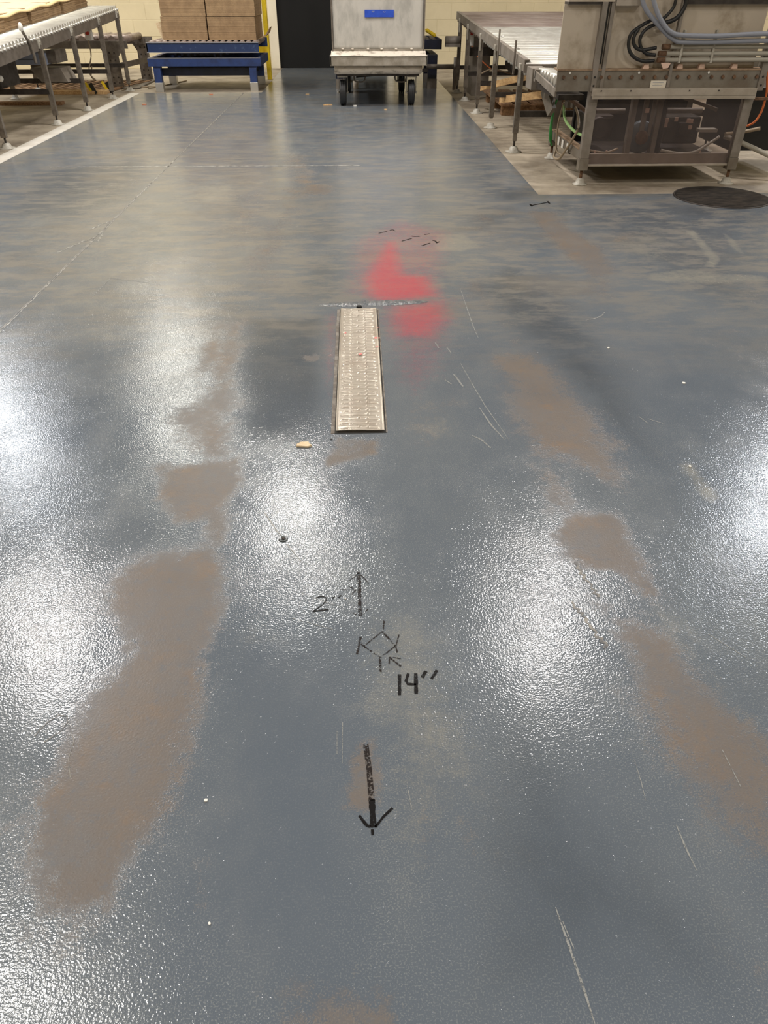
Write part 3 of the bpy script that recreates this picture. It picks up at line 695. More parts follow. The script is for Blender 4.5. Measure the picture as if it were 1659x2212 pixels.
def board():
    b = bmesh.new(); nx, ny = 24, 60; g = []
    for j in range(ny + 1):
        r = []
        for i in range(nx + 1):
            y = 6.6 + (10.45 - 6.6) * j / ny; x = bx + .015 - 1.1 * i / nx
            z = zl(y) + .036 + .134 + .007 * math.sin(y * 11) + (-.02 * max(0, 1 - i / 2.0) ** 2) + .003 * math.sin(x * 20)
            r.append(b.verts.new((x, y, z)))
        g.append(r)
    for j in range(ny):
        for i in range(nx): b.faces.new((g[j][i], g[j + 1][i], g[j + 1][i + 1], g[j][i + 1])).smooth = True
    bmesh.ops.recalc_face_normals(b, faces=b.faces[:]); bmesh.ops.solidify(b, geom=b.faces[:], thickness=.012)
    me = bpy.data.meshes.new('top_board'); b.to_mesh(me); b.free(); me.materials.append(M['plywood'])
    o = bpy.data.objects.new('top_board', me); COL.objects.link(o); tag(o, 'large pale plywood sheet lying on the carton bundles at top left', 'board')
M['plywood'] = mat('plywood', lin(240, 212, 160), .6, col2=lin(222, 186, 130), nscale=2.5, stretch=(5, 1.2, 1), lo=.5, hi=.8)
board()

# ------------------------------------------------------------------ low conveyor at the back left
def low_conveyor():
    t = thing('low_roller_conveyor', 'short low roller conveyor with punched end plates beyond the left conveyor', 'conveyor', (-3.2, 11, 0))
    for y in (10.60, 11.50):
        MB().box(-4.4, -2.80, y - .012, y + .012, .42, .50).build('side_rail', M['rail'], t)
    for k in range(13):
        x = -4.3 + k * .12; MB().cyl((x, 10.61, .512), (x, 11.49, .512), .040, n=16).build('roller', M['roller_b'], t)
    for (xa, y) in ((-3.07, 10.56), (-2.93, 11.55)):
        p = MB().prism([(xa, ZF), (xa + .15, ZF), (xa + .15, .34), (xa + .22, .42), (xa + .22, .5), (xa - .05, .5), (xa - .05, .42), (xa, .34)], y - .008, y + .008, 'Y').build('end_plate', M['steel'], t)
        for q in (.06, .12, .3, .38):
            for dx in (.045, .105):
                MB().cyl((xa + dx, y - .0095, q), (xa + dx, y - .008, q), .010, n=10).build('bolt_hole', M['darksteel'], p)
    MB().bar((-2.95, 10.56, .24), (-2.80, 11.55, .24), .02, .06).build('cross_brace', M['rail'], t)
    MB().box(-2.98, -2.72, 10.5, 11.6, ZF, .015).build('base_plate', M['rail'], t)
low_conveyor()
MBt = MB().tube([(-2.9, 10.35, .006), (-2.75, 10.6, .006), (-2.5, 10.75, .006), (-2.62, 10.55, .006), (-2.45, 10.9, .006), (-2.3, 11.4, .006)], .008).build('floor_cable', M['tan'])
tag(MBt, 'thin grey-brown cable lying on the concrete by the blue roller table', 'cable')
tag(MB().box(-5.6, -2.98, 9.98, 10.12, ZF, .035, .003).build('floor_plank', M['wood']), 'pale wooden plank on the floor under the left conveyor', 'plank')
tag(MB().box(-5.2, -3.2, 9.02, 9.12, ZF, .03, .003).build('floor_plank', M['oldwood']), 'darker wooden plank on the floor under the left conveyor, nearer than the pale one', 'plank')
def slat_base():
    t = thing('slatted_mat', 'brown slatted wooden mat on the floor under the far part of the left conveyor', 'slatted mat', (-3.6, 10.8, 0))
    for k in range(16):
        x = -4.6 + k * .105; MB().bar((x, 10.3, .012), (x + .25, 11.3, .012), .07, .02).build('slat', M['oldwood'], t)
slat_base()
for i, (x, y, lb) in enumerate([(-3.16, 9.98, 'yellow and black tag hanging low behind the left conveyor legs'), (-3.0, 10.1, 'second yellow tag on the floor under the left conveyor, nearer the blue table')]):
    tt = thing('yellow_tag', lb, 'tag', (x, y, 0)); MB().bar((x - .05, y, .12), (x, y + .01, .02), .004, .03).build('tag_face', M['yellow'], tt); MB().bar((x, y + .012, .11), (x + .05, y, ZF + .004), .004, .05).build('tag_back', M['black'], tt)

# ------------------------------------------------------------------ blue roller table with carton bundles
def blue_table():
    t = thing('roller_lift_table', 'bright blue roller table on four shoed legs holding brown carton bundles', 'lift table', (-1.8, 10.6, 0))
    x0, x1, y0, y1 = -2.475, -1.15, 10.2, 11.25
    for y, s_ in ((y0, 1), (y1, -1)):
        MB().box(x0, x1, y, y + s_ * .008, .404, .503).box(x0, x1, y - .0 if s_ > 0 else y - .04, y + .04 if s_ > 0 else y, .404, .410).build('deck_rail', M['blueworn'], t)
    MB().box(x0, x1, y0 - .012, y0 + .03, .4985, .504).box(x0, x1, y0 - .012, y0 + .0, .401, .409).build('worn_flange', M['wear'], t)
    MB().box(x0, x0 + .012, y0, y1, .404, .503).build('end_rail', M['blueworn'], t)
    for k in range(17):
        x = x0 + .04 + k * .077; MB().cyl((x, y0 + .01, .487), (x, y1 - .01, .487), .030, n=14).build('roller', M['roller_b'], t)
    z0, z1 = .262, .345; b = MB()
    b.box(x0 - .015, x1 + .01, y0, y0 + .05, z0, z1, .003); b.box(x0 - .015, x1 + .01, y1 - .2, y1 - .15, z0, z1, .003)
    b.box(x0 - .015, x0 + .04, y0 + .05, y1 - .2, z0, z1); b.box(x1 - .04, x1 + .01, y0 + .05, y1 - .2, z0, z1)
    b.build('lift_frame', M['blue'], t)
    MB().box(x0 - .01, x1 + .004, y0 - .003, y0 + .052, z1 - .001, z1 + .003).build('worn_edge', M['wear'], t)
    MB().box(x0 + .04, x1 - .04, y0 + .05, y1 - .2, z0 + .01, z0 + .02).build('pan', M['bluedark'], t)
    MB().box(x0 + .1, x1 - .1, y0 + .12, y0 + .16, .156, .235).box(x0 + .1, x1 - .1, y1 - .35, y1 - .31, .156, .235).build('lower_beam', M['bluedark'], t)
    MB().bar((x0 + .2, y0 + .3, .38), (x1 - .2, y0 + .3, .30), .03, .03).bar((x1 - .2, y0 + .3, .40), (x0 + .2, y0 + .3, .30), .03, .03).build('scissor_arm', M['bluedark'], t)
    for lx in (-2.438, -1.288):
        for ly in (y0, y1 - .25):
            l = MB().box(lx, lx + .085, ly, ly + .085, .09, z0 - .02, .002).box(lx - .002, lx + .09, ly + .02, ly + .085, z0 - .03, z0).build('leg', M['blue'], t)
            MB().box(lx - .004, lx + .090, ly - .006, ly + .088, ZF, .095, .003).build('steel_shoe', M['shoe'], l)
M['shoe'] = mat('galvanised_shoe', lin(196, 194, 190), .3, .7)
blue_table()
GC = 'carton bundles on the blue roller table'
def stack(x0, x1, z0, z1, lab):
    b = MB(); n = max(6, int((z1 - z0) / .018)); h = (z1 - z0) / n
    for l in range(n):
        o = random.uniform(-.0012, .0012); e = random.uniform(-.001, .001)
        b.box(x0 + o, x1 + o, 10.38 + e, 11.15 + e, z0 + l * h, z0 + (l + 1) * h - .0003)
    tag(b.build('carton_bundle', M['card']), lab, 'cardboard', GC)
stack(-2.30, -1.768, .519, .752, 'lower left bundle of flat cartons on the blue roller table')
stack(-1.752, -1.190, .519, .748, 'lower right bundle of flat cartons on the blue roller table')
stack(-2.29, -1.763, .757, 1.25, 'upper left bundle of flat cartons on the blue roller table')
stack(-1.748, -1.180, .753, 1.25, 'upper right bundle of flat cartons on the blue roller table')
tag(MB().prism([(-2.375, .685), (-2.305, .70), (-2.300, .524), (-2.32, .524)], 10.42, 10.43, 'Y').build('carton_flap', M['chip']), 'loose pale cardboard flap sticking out left of the carton bundles', 'cardboard')
tag(MB().prism([(-1.18, .525), (-1.09, .565), (-1.03, .64), (-1.05, .585), (-1.09, .548), (-1.18, .518)], 10.5, 10.75, 'Y').build('carton_flap', M['card']), 'dark curled cardboard flap sticking out right of the carton bundles', 'cardboard')
def guard():
    t = thing('yellow_guard_post', 'yellow steel guard post standing right of the blue roller table', 'guard post', (-1.2, 11.8, 0))
    MB().box(-1.222, -1.165, 11.6, 11.68, ZF, 1.6, .004).build('post', M['yellow'], t)
    MB().box(-1.32, -1.21, 11.62, 11.64, .27, .48, .003).build('gusset_plate', M['yellow'], t)
    MB().box(-1.36, -1.22, 11.5, 11.6, .25, .285, .002).build('bracket', M['yellow'], t)
guard()

# ------------------------------------------------------------------ aluminium cart
def dented(x0, x1, y0, y1, z0, z1, name, m, parent, amp=.004, nx=40, nz=30):
    b = bmesh.new(); bmesh.ops.create_cube(b, size=1)
    for v in b.verts: v.co = Vector(((x0 + x1) / 2 + v.co.x * (x1 - x0), (y0 + y1) / 2 + v.co.y * (y1 - y0), (z0 + z1) / 2 + v.co.z * (z1 - z0)))
    bmesh.ops.bevel(b, geom=b.edges[:], offset=min(.008, (z1 - z0) * .2), segments=2, affect='EDGES')
    bmesh.ops.subdivide_edges(b, edges=[e for e in b.edges if e.calc_length() > .3], cuts=24, use_grid_fill=True)
    for v in b.verts:
        d = mnoise.noise_vector(v.co * 5) * amp + mnoise.noise_vector(v.co * 14) * amp * .4; v.co += d
    for f in b.faces: f.smooth = True
    s_ = MB(); s_._add(b); return s_.build(name, m, parent)
def cart():
    t = thing('bin_cart', 'tall battered aluminium bin cart on black casters with a blue label', 'cart', (.23, 9.4, 0))
    y0, y1 = 8.80, 10.25
    body = dented(-.232, .702, y0, y1, .50, 1.45, 'bin_body', M['alu'], t, .004)
    MB().box(-.240, -.226, y0 - .008, y0 + .01, .50, 1.45).box(.698, .712, y0 - .008, y0 + .01, .50, 1.45).build('corner_trim', M['steel'], body)
    b = MB().box(-.228, .70, y0 - .006, y0, .498, .520).build('lower_flange', M['alu_dirty'], t)
    for x in (-.13, -.03, .13, .27, .42, .58):
        MB().lathe([(.003, 0), (.015, .003), (.013, .012), (.004, .016)], (x, y0 - .004, .513), n=10).build('rivet', M['alu_bright'], b)
    bb = MB(); X0, X1, Y0, Y1 = -.262, .737, 8.70, 10.35
    bb.box(X0, X1, Y0, Y0 + .012, .378, .466, .003).box(X0, X1, Y1 - .012, Y1, .378, .466).box(X0, X0 + .012, Y0, Y1, .378, .466).box(X1 - .012, X1, Y0, Y1, .378, .466)
    bb.build('tray_rim', M['alu_dirty'], t)
    dented(X0 + .01, X1 - .01, Y0 + .012, Y1 - .012, .40, .45, 'tray_floor', M['alu_bright'], t, .002)
    MB().prism([(Y0 + .012, .458), (8.797, .503), (8.797, .44), (Y0 + .012, .43)], X0 + .012, X1 - .012, 'X').build('tray_lip', M['alu_bright'], t)
    MB().tube([(X0 - .001, Y0 - .001, .466), (.0, Y0 - .004, .468), (.3, Y0 - .003, .463), (X1, Y0 - .001, .466)], .006).build('rolled_edge', M['alu_bright'], t)
    dented(-.225, .695, 8.76, 10.3, .300, .380, 'chassis', M['alu_bright'], t, .007)
    MB().box(-.2, .67, 8.84, 10.2, .275, .30).build('underframe', M['darksteel'], t)
    for (x, y) in ((-.142, 8.92), (.592, 8.92), (-.10, 10.08), (.55, 10.08)):
        c = MB().box(x - .055, x + .055, y - .06, y + .06, .262, .278, .003).box(x - .052, x - .047, y - .03, y + .03, .115, .265).box(x + .047, x + .052, y - .03, y + .03, .115, .265).build('caster_fork', M['pad'], t)
        MB().lathe([(.03, -.036), (.09, -.036), (.118, -.030), (.121, -.018), (.115, -.012), (.121, -.006), (.121, .006), (.115, .012), (.121, .018), (.118, .030), (.09, .036), (.03, .036)], (x, y, .118), axis='X', n=36).build('wheel', M['rubber'], c)
        MB().cyl((x - .06, y, .118), (x + .06, y, .118), .012, n=10).build('axle', M['pad'], c)
    for x in (-.02, .42): MB().tube([(x, 8.98, .29), (x, 8.96, .24), (x + .02, 8.96, .215), (x + .10, 8.96, .215), (x + .12, 8.97, .26)], .007).build('brake_bar', M['steel'], t)
    lb = MB().box(.100, .394, y0 - .011, y0 - .006, .789, .851).build('name_label', M['bluetape'], t, 'blue label strip')
    MB().box(.17, .20, y0 - .0115, y0 - .011, .838, .841).box(.183, .186, y0 - .0115, y0 - .011, .828, .838).bar((.285, y0 - .0112, .840), (.297, y0 - .0112, .828), .0005, .003).bar((.309, y0 - .0112, .840), (.297, y0 - .0112, .828), .0005, .003).build('faint_lettering', M['hose'], lb)
cart()
tag(MB().lathe([(.001, 0), (.030, 0), (.037, .09), (.035, .09), (.03, .004)], (-.005, 10.42, ZF), n=20).build('plastic_cup', M['cup']), 'upturned cream plastic cup standing on the floor behind the cart wheels', 'cup')

def dark_table():
    t = thing('roller_lift_table', 'dark navy roller table half hidden behind the aluminium cart', 'lift table', (.6, 10.8, 0))
    MB().box(-.25, 1.06, 10.45, 10.47, .415, .515).box(1.045, 1.06, 10.45, 11.3, .415, .515).box(-.25, 1.06, 11.3, 11.32, .415, .515).build('deck_rail', M['bluedark'], t)
    for k in range(16):
        x = -.18 + k * .078; MB().cyl((x, 10.47, .49), (x, 11.3, .49), .028, n=12).build('roller', M['darksteel'], t)
    MB().box(-.25, 1.01, 10.42, 10.5, .25, .36, .003).box(.93, 1.01, 10.5, 11.2, .25, .36).box(-.25, 1.01, 11.14, 11.2, .25, .36).build('lift_frame', M['bluedark'], t)
    for lx in (-.25, .90):
        for ly in (10.44, 11.1):
            l = MB().box(lx, lx + .11, ly, ly + .09, .1, .26).build('leg', M['bluedark'], t)
            MB().box(lx - .003, lx + .113, ly - .005, ly + .093, ZF, .105).build('steel_shoe', M['machine'], l)
    MB().bar((.0, 10.7, .40), (.8, 10.7, .33), .03, .04).build('scissor_arm', M['darksteel'], t)
    MB().bar((.0, 10.43, .14), (.9, 10.43, .20), .02, .04).build('hose_guard', M['darksteel'], t)
dark_table()
yb = MB().bar((.86, 10.55, .615), (.99, 10.53, .545), .05, .04, bev=.012).build('yellow_clamp', M['yellow']); tag(yb, 'yellow metal clamp lying tilted on the dark navy roller table', 'clamp')

# ------------------------------------------------------------------ right roller conveyor
def zr(y): return .612 + (y - 6.05) * .0415
def right_conveyor():
    y0, y1, xa, xb = 6.05, 10.40, 1.22, 2.75
    t = thing('wide_roller_conveyor', 'wide grey conveyor of shiny rollers on levelling legs at right', 'conveyor', (1.9, 8.2, 0))
    for x in (xa, xb):
        s_ = -1 if x == xa else 1
        b = MB(); b.bar((x, y0, zr(y0) - .032), (x, y1, zr(y1) - .032), .006, .075)
        b.bar((x - s_ * .016, y0, zr(y0) + .003), (x - s_ * .016, y1, zr(y1) + .003), .034, .006); b.bar((x - s_ * .016, y0, zr(y0) - .068), (x - s_ * .016, y1, zr(y1) - .068), .034, .006)
        b.build('side_rail', M['machine'], t)
    n = 38
    for k in range(n):
        y = y0 + .04 + (y1 - y0 - .08) * k / (n - 1); z = zr(y) - .045 + random.uniform(-.002, .002)
        MB().cyl((xa + .01, y, z), (xb - .01, y, z), .050, n=20).build('roller', M['roller'] if y < 8.6 else M['roller_b'], t)
    MB().box(xa - .01, xb, y0 - .02, y0 - .012, zr(y0) - .075, zr(y0) - .02).build('end_plate', M['machine'], t)
    legs = [(6.16, 0), (7.34, 1), (8.27, 0), (9.25, 0), (10.0, 0)]
    for ly, gap in legs:
        for x in (xa, xb - .02):
            lg = MB().bar((x, ly, .13 if not gap else .085), (x, ly, zr(ly) - .06), .040, .034).bar((x, ly, .075), (x, ly, .19), .028, .024).build('leg', M['steel'], t)
            foot(lg, x, ly, .09, gap=bool(gap))
        MB().box(xa - .018, xa - .002, ly - .024, ly + .024, zr(ly) - .17, zr(ly) - .03, .003).build('clamp_bracket', M['pad'], t)
        MB().box(xa, xb, ly - .015, ly + .015, .24, .28).build('cross_brace', M['darksteel'], t)
    for sy, sz in ((7.12, .755), (6.36, .718)):
        p = MB().bar((xa - .02, sy, .50), (xa - .02, sy, sz), .012, .022).build('guide_post', M['steel'], t)
        MB().cyl((xa - .005, sy, sz - .05), (xa + .015, sy, sz - .05), .007, n=8).build('bolt', M['tagwhite'], p)
    # drive gear under the far end
    MB().cyl((1.05, 9.95, .53), (1.22, 9.95, .53), .045).box(1.05, 1.22, 9.9, 10.0, .47, .50).build('drive_motor', M['machine'], t)
    MB().box(1.35, 1.55, 9.7, 10.2, ZF, .58, .004).build('drive_column', M['machine'], t)
    g = MB().box(1.25, 1.33, 9.58, 9.64, .50, .62, .006).build('valve', M['tagwhite'], t); MB().box(1.26, 1.32, 9.57, 9.61, .60, .64, .004).build('red_button', M['red'], g)
    MB().box(1.26, 2.6, 9.3, 9.38, .42, .50).build('cross_beam', M['darksteel'], t)
    MB().tube([(1.3, 9.5, .5), (1.34, 9.3, .42), (1.5, 9.2, .30), (1.6, 9.3, .28)], .006).build('air_line', M['orange'], t)
    MB().tube([(1.35, 9.0, .28), (1.45, 8.9, .33), (1.6, 8.9, .30), (1.7, 9.0, .27)], .007).build('air_line', M['tan'], t)
    MB().box(1.6, 2.2, 8.6, 9.0, .33, .43, .01).cyl((1.65, 8.5, .36), (1.65, 8.8, .36), .06).build('gearbox', M['darksteel'], t)
right_conveyor()
def crosspipe():
    tag(MB().cyl((.87, 10.3, .245), (1.20, 10.3, .245), .026, n=14).cyl((1.20, 10.3, .245), (1.24, 10.3, .245), .034, n=14).cyl((1.22, 10.3, ZF), (1.22, 10.3, .34), .022, n=12).build('steel_stub_pipe', M['machine']), 'stub of grey steel pipe on a post between cart and right conveyor', 'pipe')
crosspipe()
def pallet():
    t = thing('wooden_pallet', 'worn wooden pallet lying under the right conveyor', 'pallet', (2.0, 8.6, 0))
    for y in (8.1, 8.6, 9.1): MB().box(1.45, 2.6, y, y + .09, ZF, .09).build('stringer', M['oldwood'], t)
    for k in range(7): MB().box(1.42 + k * .17, 1.54 + k * .17, 8.05, 9.25, .09, .108).build('deck_board', M['oldwood'], t)
pallet()
def plankthing(a, b_, lab): tag(MB().bar(a, b_, .022, .055).build('wooden_plank', M['wood']), lab, 'plank')
plankthing((1.27, 8.55, .19), (1.62, 7.35, .42), 'pale plank leaning under the right conveyor, upper of the two')
plankthing((1.31, 7.45, .21), (1.62, 6.45, .37), 'pale plank leaning under the right conveyor, lower and nearer of the two')
def infeed():
    t = thing('infeed_conveyor', 'narrow grey infeed section between the wide conveyor and the machine', 'conveyor', (1.6, 6, 0))
    MB().bar((1.222, 5.03, .515), (1.222, 5.66, .560), .012, .042).box(1.216, 1.25, 5.64, 5.68, .52, .59).build('side_rail', M['machine'], t)
    MB().box(1.225, 1.33, 5.78, 5.98, .455, .585, .004).build('corner_box', M['machine'], t)
    MB().box(1.26, 1.42, 5.10, 5.76, .47, .50).build('belt_pan', M['darksteel'], t)
    for k in range(7): MB().cyl((1.245, 5.70 - k * .085, .565), (1.42, 5.70 - k * .085, .565 - .004), .032, n=14).build('roller', M['roller'], t)
    MB().bar((1.33, 5.80, .46), (1.37, 5.68, .33), .03, .08).build('support_plate', M['machine_dark'], t)
infeed()

# ------------------------------------------------------------------ packing machine at the right
def machine():
    t = thing('packing_machine', 'large grey steel packing machine on adjustable feet with smoky lower guard and hoses', 'machine', (1.9, 5.5, 0))
    Y = 5.0; YB = 5.95; XR = 2.95
    b = MB().box(1.213, 2.47, Y, Y + .02, .527, .640).build('base_beam', M['machine_dark'], t)
    MB().box(1.43, XR, YB - .02, YB, .527, .640).build('rear_beam', M['machine_dark'], t)
    MB().box(1.210, 2.47, Y - .006, Y + .10, .636, .645).build('beam_ledge', M['rustedge'], b)
    k = 0
    for i in range(18):
        x = 1.25 + i * .0695
        if 1.425 < x < 1.47 or 1.88 < x < 1.91: x += .02
        MB().cyl((x, Y, .602), (x, Y - .010, .602), .0105, n=6).build('bolt', M['rust'], b)
    for x in (1.285, 1.705, 2.13): MB().cyl((x, Y, .625), (x, Y - .006, .625), .006, n=10).build('bolt', M['tagwhite'], b)
    # upper panels
    MB().box(1.209, 1.50, Y + .02, Y + .03, .645, .962).build('corner_panel', M['beige'], t)
    MB().box(1.457, 1.470, Y + .012, Y + .0199, .67, .962).build('slot', M['black'], t)  # black strip painted for the shade in the slit between uprights
    MB().box(1.50, 1.52, Y + .03, YB, .645, 1.5).build('inner_side_sheet', M['beige'], t)
    MB().box(1.225, 1.470, Y - .01, Y + .09, .962, .974).build('shelf_edge', M['darksteel'], t)
    MB().box(1.225, 1.49, Y - .012, Y + .09, .974, 1.5).build('upper_cabinet', M['beige'], t)
    MB().box(1.50, 2.42, Y + .05, Y + .06, .645, 1.5).build('back_sheet', M['beige'], t)
    MB().box(1.50, 1.655, Y - .01, Y + .05, .955, 1.5).build('side_box', M['white_steel'], t)
    MB().box(1.925, 2.42, Y + .02, Y + .05, .962, .985).build('upper_rail', M['darksteel'], t)
    # uprights
    for (x0, x1, z0, z1, dy) in ((1.421, 1.452, .527, .974, -.012), (1.476, 1.497, .545, 1.3, -.004), (1.885, 1.903, .547, 1.1, -.006), (2.447, 2.487, .53, 1.3, -.008)):
        u = MB().box(x0, x1, Y + dy - .004, Y + .02, z0, z1, .002).build('upright', M['machine'], t)
        if x0 in (1.421, 2.447):
            for z in (.558, .603): MB().cyl((.5 * (x0 + x1), Y + dy - .0055, z), (.5 * (x0 + x1), Y + dy - .004, z), .006, n=10).build('bolt_hole', M['black'], u)
    MB().box(2.487, XR, Y + .12, Y + .13, .6, 1.5).build('far_panel', M['machine_dark'], t)
    # pale channel below
    c = MB().box(1.432, 2.437, Y - .045, Y + .002, .503, .546, .004).box(1.432, 2.437, Y - .045, Y - .038, .490, .51, .002).build('cross_channel', M['white_steel'], t)
    for x in (1.48, 1.66, 2.02, 2.2): MB().cyl((x, Y - .046, .535), (x, Y - .049, .535), .004, n=8).build('rivet', M['darksteel'], c)
    # legs
    for x0, x1, y in ((1.422, 1.478, Y - .01), (2.392, 2.448, Y - .01), (1.43, 1.48, YB - .08), (2.39, 2.44, YB - .08)):
        yy = y + .05; xm = (x0 + x1) / 2
        l = MB().box(x0, x1, y, yy, .155, .53, .003).build('leg', M['machine'], t)
        MB().box(x0 - .003, x1 + .003, y - .003, yy + .003, .085, .155, .003).build('leg_sleeve', M['machine_dark'], l)
        MB().cyl((xm, (y + yy) / 2, .03), (xm, (y + yy) / 2, .088), .010, n=10).build('threaded_rod', M['rust'], l)
        MB().lathe([(.048, ZF), (.048, ZF + .006), (.032, ZF + .01), (.024, ZF + .034), (.015, ZF + .04)], (xm, (y + yy) / 2, 0), n=20).build('foot_pad', M['pad'], l)
    # guard
    MB().box(1.478, 2.392, Y + .002, Y + .007, .118, .495).build('clear_guard', M['poly'], t)
    MB().box(1.478, 2.392, Y - .002, Y + .03, .108, .120, .002).build('guard_lip', M['white_steel'], t)
    MB().box(1.49, 2.40, Y + .03, Y + .06, .12, .175).build('lower_rail', M['white_steel'], t)
    MB().box(1.50, 2.40, Y + .07, YB - .1, .125, .135).build('light_block_pan', M['darksteel'], t)  # unseen pan added to block light under the machine
    MB().box(1.44, 1.46, Y + .03, YB - .05, .13, .19).build('side_rail', M['machine_dark'], t)
    MB().box(1.435, 1.475, Y + .03, YB - .05, .19, .20).build('side_rail_flange', M['rustedge'], t)
    MB().bar((1.46, Y + .05, .40), (1.40, YB - .1, .47), .015, .02).build('side_strut', M['rust'], t)
    for x0, x1, y, z0, z1 in ((1.46, 1.50, Y + .13, .14, .5),): pass
    # brackets and pulley behind the guard
    MB().box(1.722, 1.752, Y + .05, Y + .10, .15, .50).box(1.885, 1.915, Y + .05, Y + .10, .15, .50).build('pulley_bracket', M['machine'], t)
    MB().box(1.93, 1.945, Y + .05, Y + .09, .14, .50).build('dark_post', M['black'], t)
    MB().box(1.80, 1.83, Y + .07, Y + .08, .27, .5).box(1.855, 1.875, Y + .07, Y + .08, .27, .5).build('drive_belt', M['machine'], t)
    p = MB().lathe([(.01, -.02), (.088, -.02), (.094, -.012), (.088, 0), (.094, .012), (.088, .02), (.01, .02)], (1.822, Y + .10, .262), axis='Y', n=32).build('pulley', M['pulley'], t)
    MB().lathe([(.005, -.02), (.038, -.02), (.042, 0), (.02, .012), (.005, .012)], (1.822, Y + .075, .262), axis='Y', n=20).build('hub', M['rust'], p)
    MB().box(1.755, 1.885, Y + .08, Y + .14, .145, .165).build('bracket_foot', M['machine_dark'], t)
    MB().box(1.805, 1.83, Y + .045, Y + .05, .405, .43).build('warning_sticker', M['pink'], t)
    # innards
    MB().box(1.55, 2.35, Y + .75, Y + .79, .05, .52).build('rear_shade_sheet', M['black'], t)  # black sheet added to keep the space behind the guard dark
    MB().box(1.52, 1.70, Y + .3, Y + .6, .22, .36, .02).cyl((1.58, Y + .2, .30), (1.58, Y + .35, .30), .06).build('drive_motor', M['darksteel'], t)
    MB().cyl((1.50, Y + .18, .40), (1.72, Y + .18, .40), .014).cyl((1.95, Y + .18, .40), (2.22, Y + .18, .40), .016).build('cross_shaft', M['machine'], t)
    MB().box(2.02, 2.25, Y + .22, Y + .5, .20, .36, .015).box(2.10, 2.2, Y + .18, Y + .24, .25, .33, .01).build('gearbox', M['darksteel'], t)
    MB().prism([(1.96, .35), (2.0, .35), (2.0, .31), (1.96, .31)], Y + .14, Y + .15, 'Y').build('paper_tag', M['pink'], t)
    for (x, z) in ((1.99, .352), (2.05, .356), (2.13, .348), (2.15, .345), (2.15, .31)):
        MB().box(x - .012, x + .012, Y + .135, Y + .14, z - .012, z + .012, .003).build('label', M['pink'], t)
    MB().box(2.20, 2.32, Y + .1, Y + .16, .285, .305, .004).build('light_bar', M['conduit'], t)
    MB().tube([(1.96, Y + .06, .19), (2.08, Y + .05, .172), (2.18, Y + .05, .18), (2.26, Y + .08, .215), (2.34, Y + .1, .26)], .009).build('air_line', M['conduit'], t)
    MB().tube([(1.50, Y + .07, .19), (1.6, Y + .06, .178), (1.68, Y + .07, .20)], .007).build('air_line', M['tan'], t)
    for x in (1.525, 1.60, 2.21): MB().box(x, x + .012, Y + .055, Y + .06, .162, .192, .002).build('clip', M['pink'], t)
    MB().bar((2.13, Y + .3, .46), (2.33, Y + .2, .40), .012, .02).build('side_strut', M['machine'], t)
    # conduits and hoses on the front
    for z, x0 in ((.757, 1.815), (.723, 1.80), (.691, 1.80)):
        c = MB().cyl((x0 + .04, Y - .02, z), (XR, Y - .02, z), .0115, n=14).build('conduit', M['conduit'], t)
        MB().cyl((x0 - .005, Y - .02, z), (x0 + .04, Y - .02, z), .0145, n=8).build('end_fitting', M['rust'], c)
    for x in (1.925, 2.115):
        MB().box(x - .006, x + .006, Y - .036, Y - .008, .675, .840, .002).build('hose_clamp', M['pad'], t)
    H1 = [(1388, -40), (1388, 0), (1397, 23), (1411, 41), (1424, 56), (1442, 75), (1460, 88), (1476, 91), (1545, 91), (1600, 89), (1690, 87)]
    H2 = [(1405, -40), (1412, 0), (1417, 18), (1424, 36), (1438, 59), (1451, 70), (1472, 76), (1545, 78), (1620, 74), (1690, 72)]
    for k, H in enumerate((H1, H2)):
        MB().tube([PY(x, y, Y - .05 - .02 * k) for x, y in H], .0125, 12).build('grey_hose', M['hose'], t)
    for H, r in (([(1412, 40), (1406, 44), (1383, 57), (1364, 72), (1358, 90), (1359, 107), (1368, 122), (1388, 132), (1413, 131)], .0095),
                 ([(1380, 62), (1371, 76), (1368, 90), (1373, 102), (1385, 108), (1402, 106), (1418, 103)], .0095),
                 ([(1420, 50), (1414, 53), (1397, 62), (1386, 75), (1382, 90), (1386, 105), (1397, 116), (1416, 119)], .0095),
                 ([(1483, -20), (1481, 8), (1472, 27), (1460, 40), (1442, 48), (1425, 50)], .012),
                 ([(1462, -20), (1458, 8), (1449, 24), (1434, 39), (1424, 44)], .009)):
        MB().tube([PY(x, y, Y - .01) for x, y in H], r, 12).build('black_hose', M['black'], t)
    for x in (1396, 1469, 1516, 1587):
        q = PY(x, 147, Y - .004); MB().prism([(q.x - .019, .645), (q.x + .019, .645), (q.x + .014, .668), (q.x - .012, .668)], Y + .0, Y + .03, 'Y').build('wedge_block', M['pink'], t)
    q = PY(1434, 140, Y); MB().prism([(q.x - .03, q.z + .012), (q.x + .03, q.z + .012), (q.x + .018, q.z - .014), (q.x - .012, q.z - .018)], Y - .03, Y - .026, 'Y').build('paper_tag', M['pink'], t)
    n_ = MB().box(1.787, 1.882, Y - .006, Y - .001, .547, .584).build('name_plate', M['paper'], t, 'white printed label')
    MB().box(1.80, 1.865, Y - .0068, Y - .006, .572, .574).box(1.81, 1.86, Y - .0068, Y - .006, .565, .567).box(1.80, 1.86, Y - .0068, Y - .006, .558, .560).build('print_lines', M['hose'], n_)
    # pneumatics on the left side
    s_ = 1.40
    MB().tube([(1.50, 5.50, .44), (1.44, 5.62, .46), (1.405, 5.72, .40), (1.395, 5.76, .28), (1.40, 5.78, .16), (1.43, 5.8, .10)], .007).build('green_hose', M['green'], t)
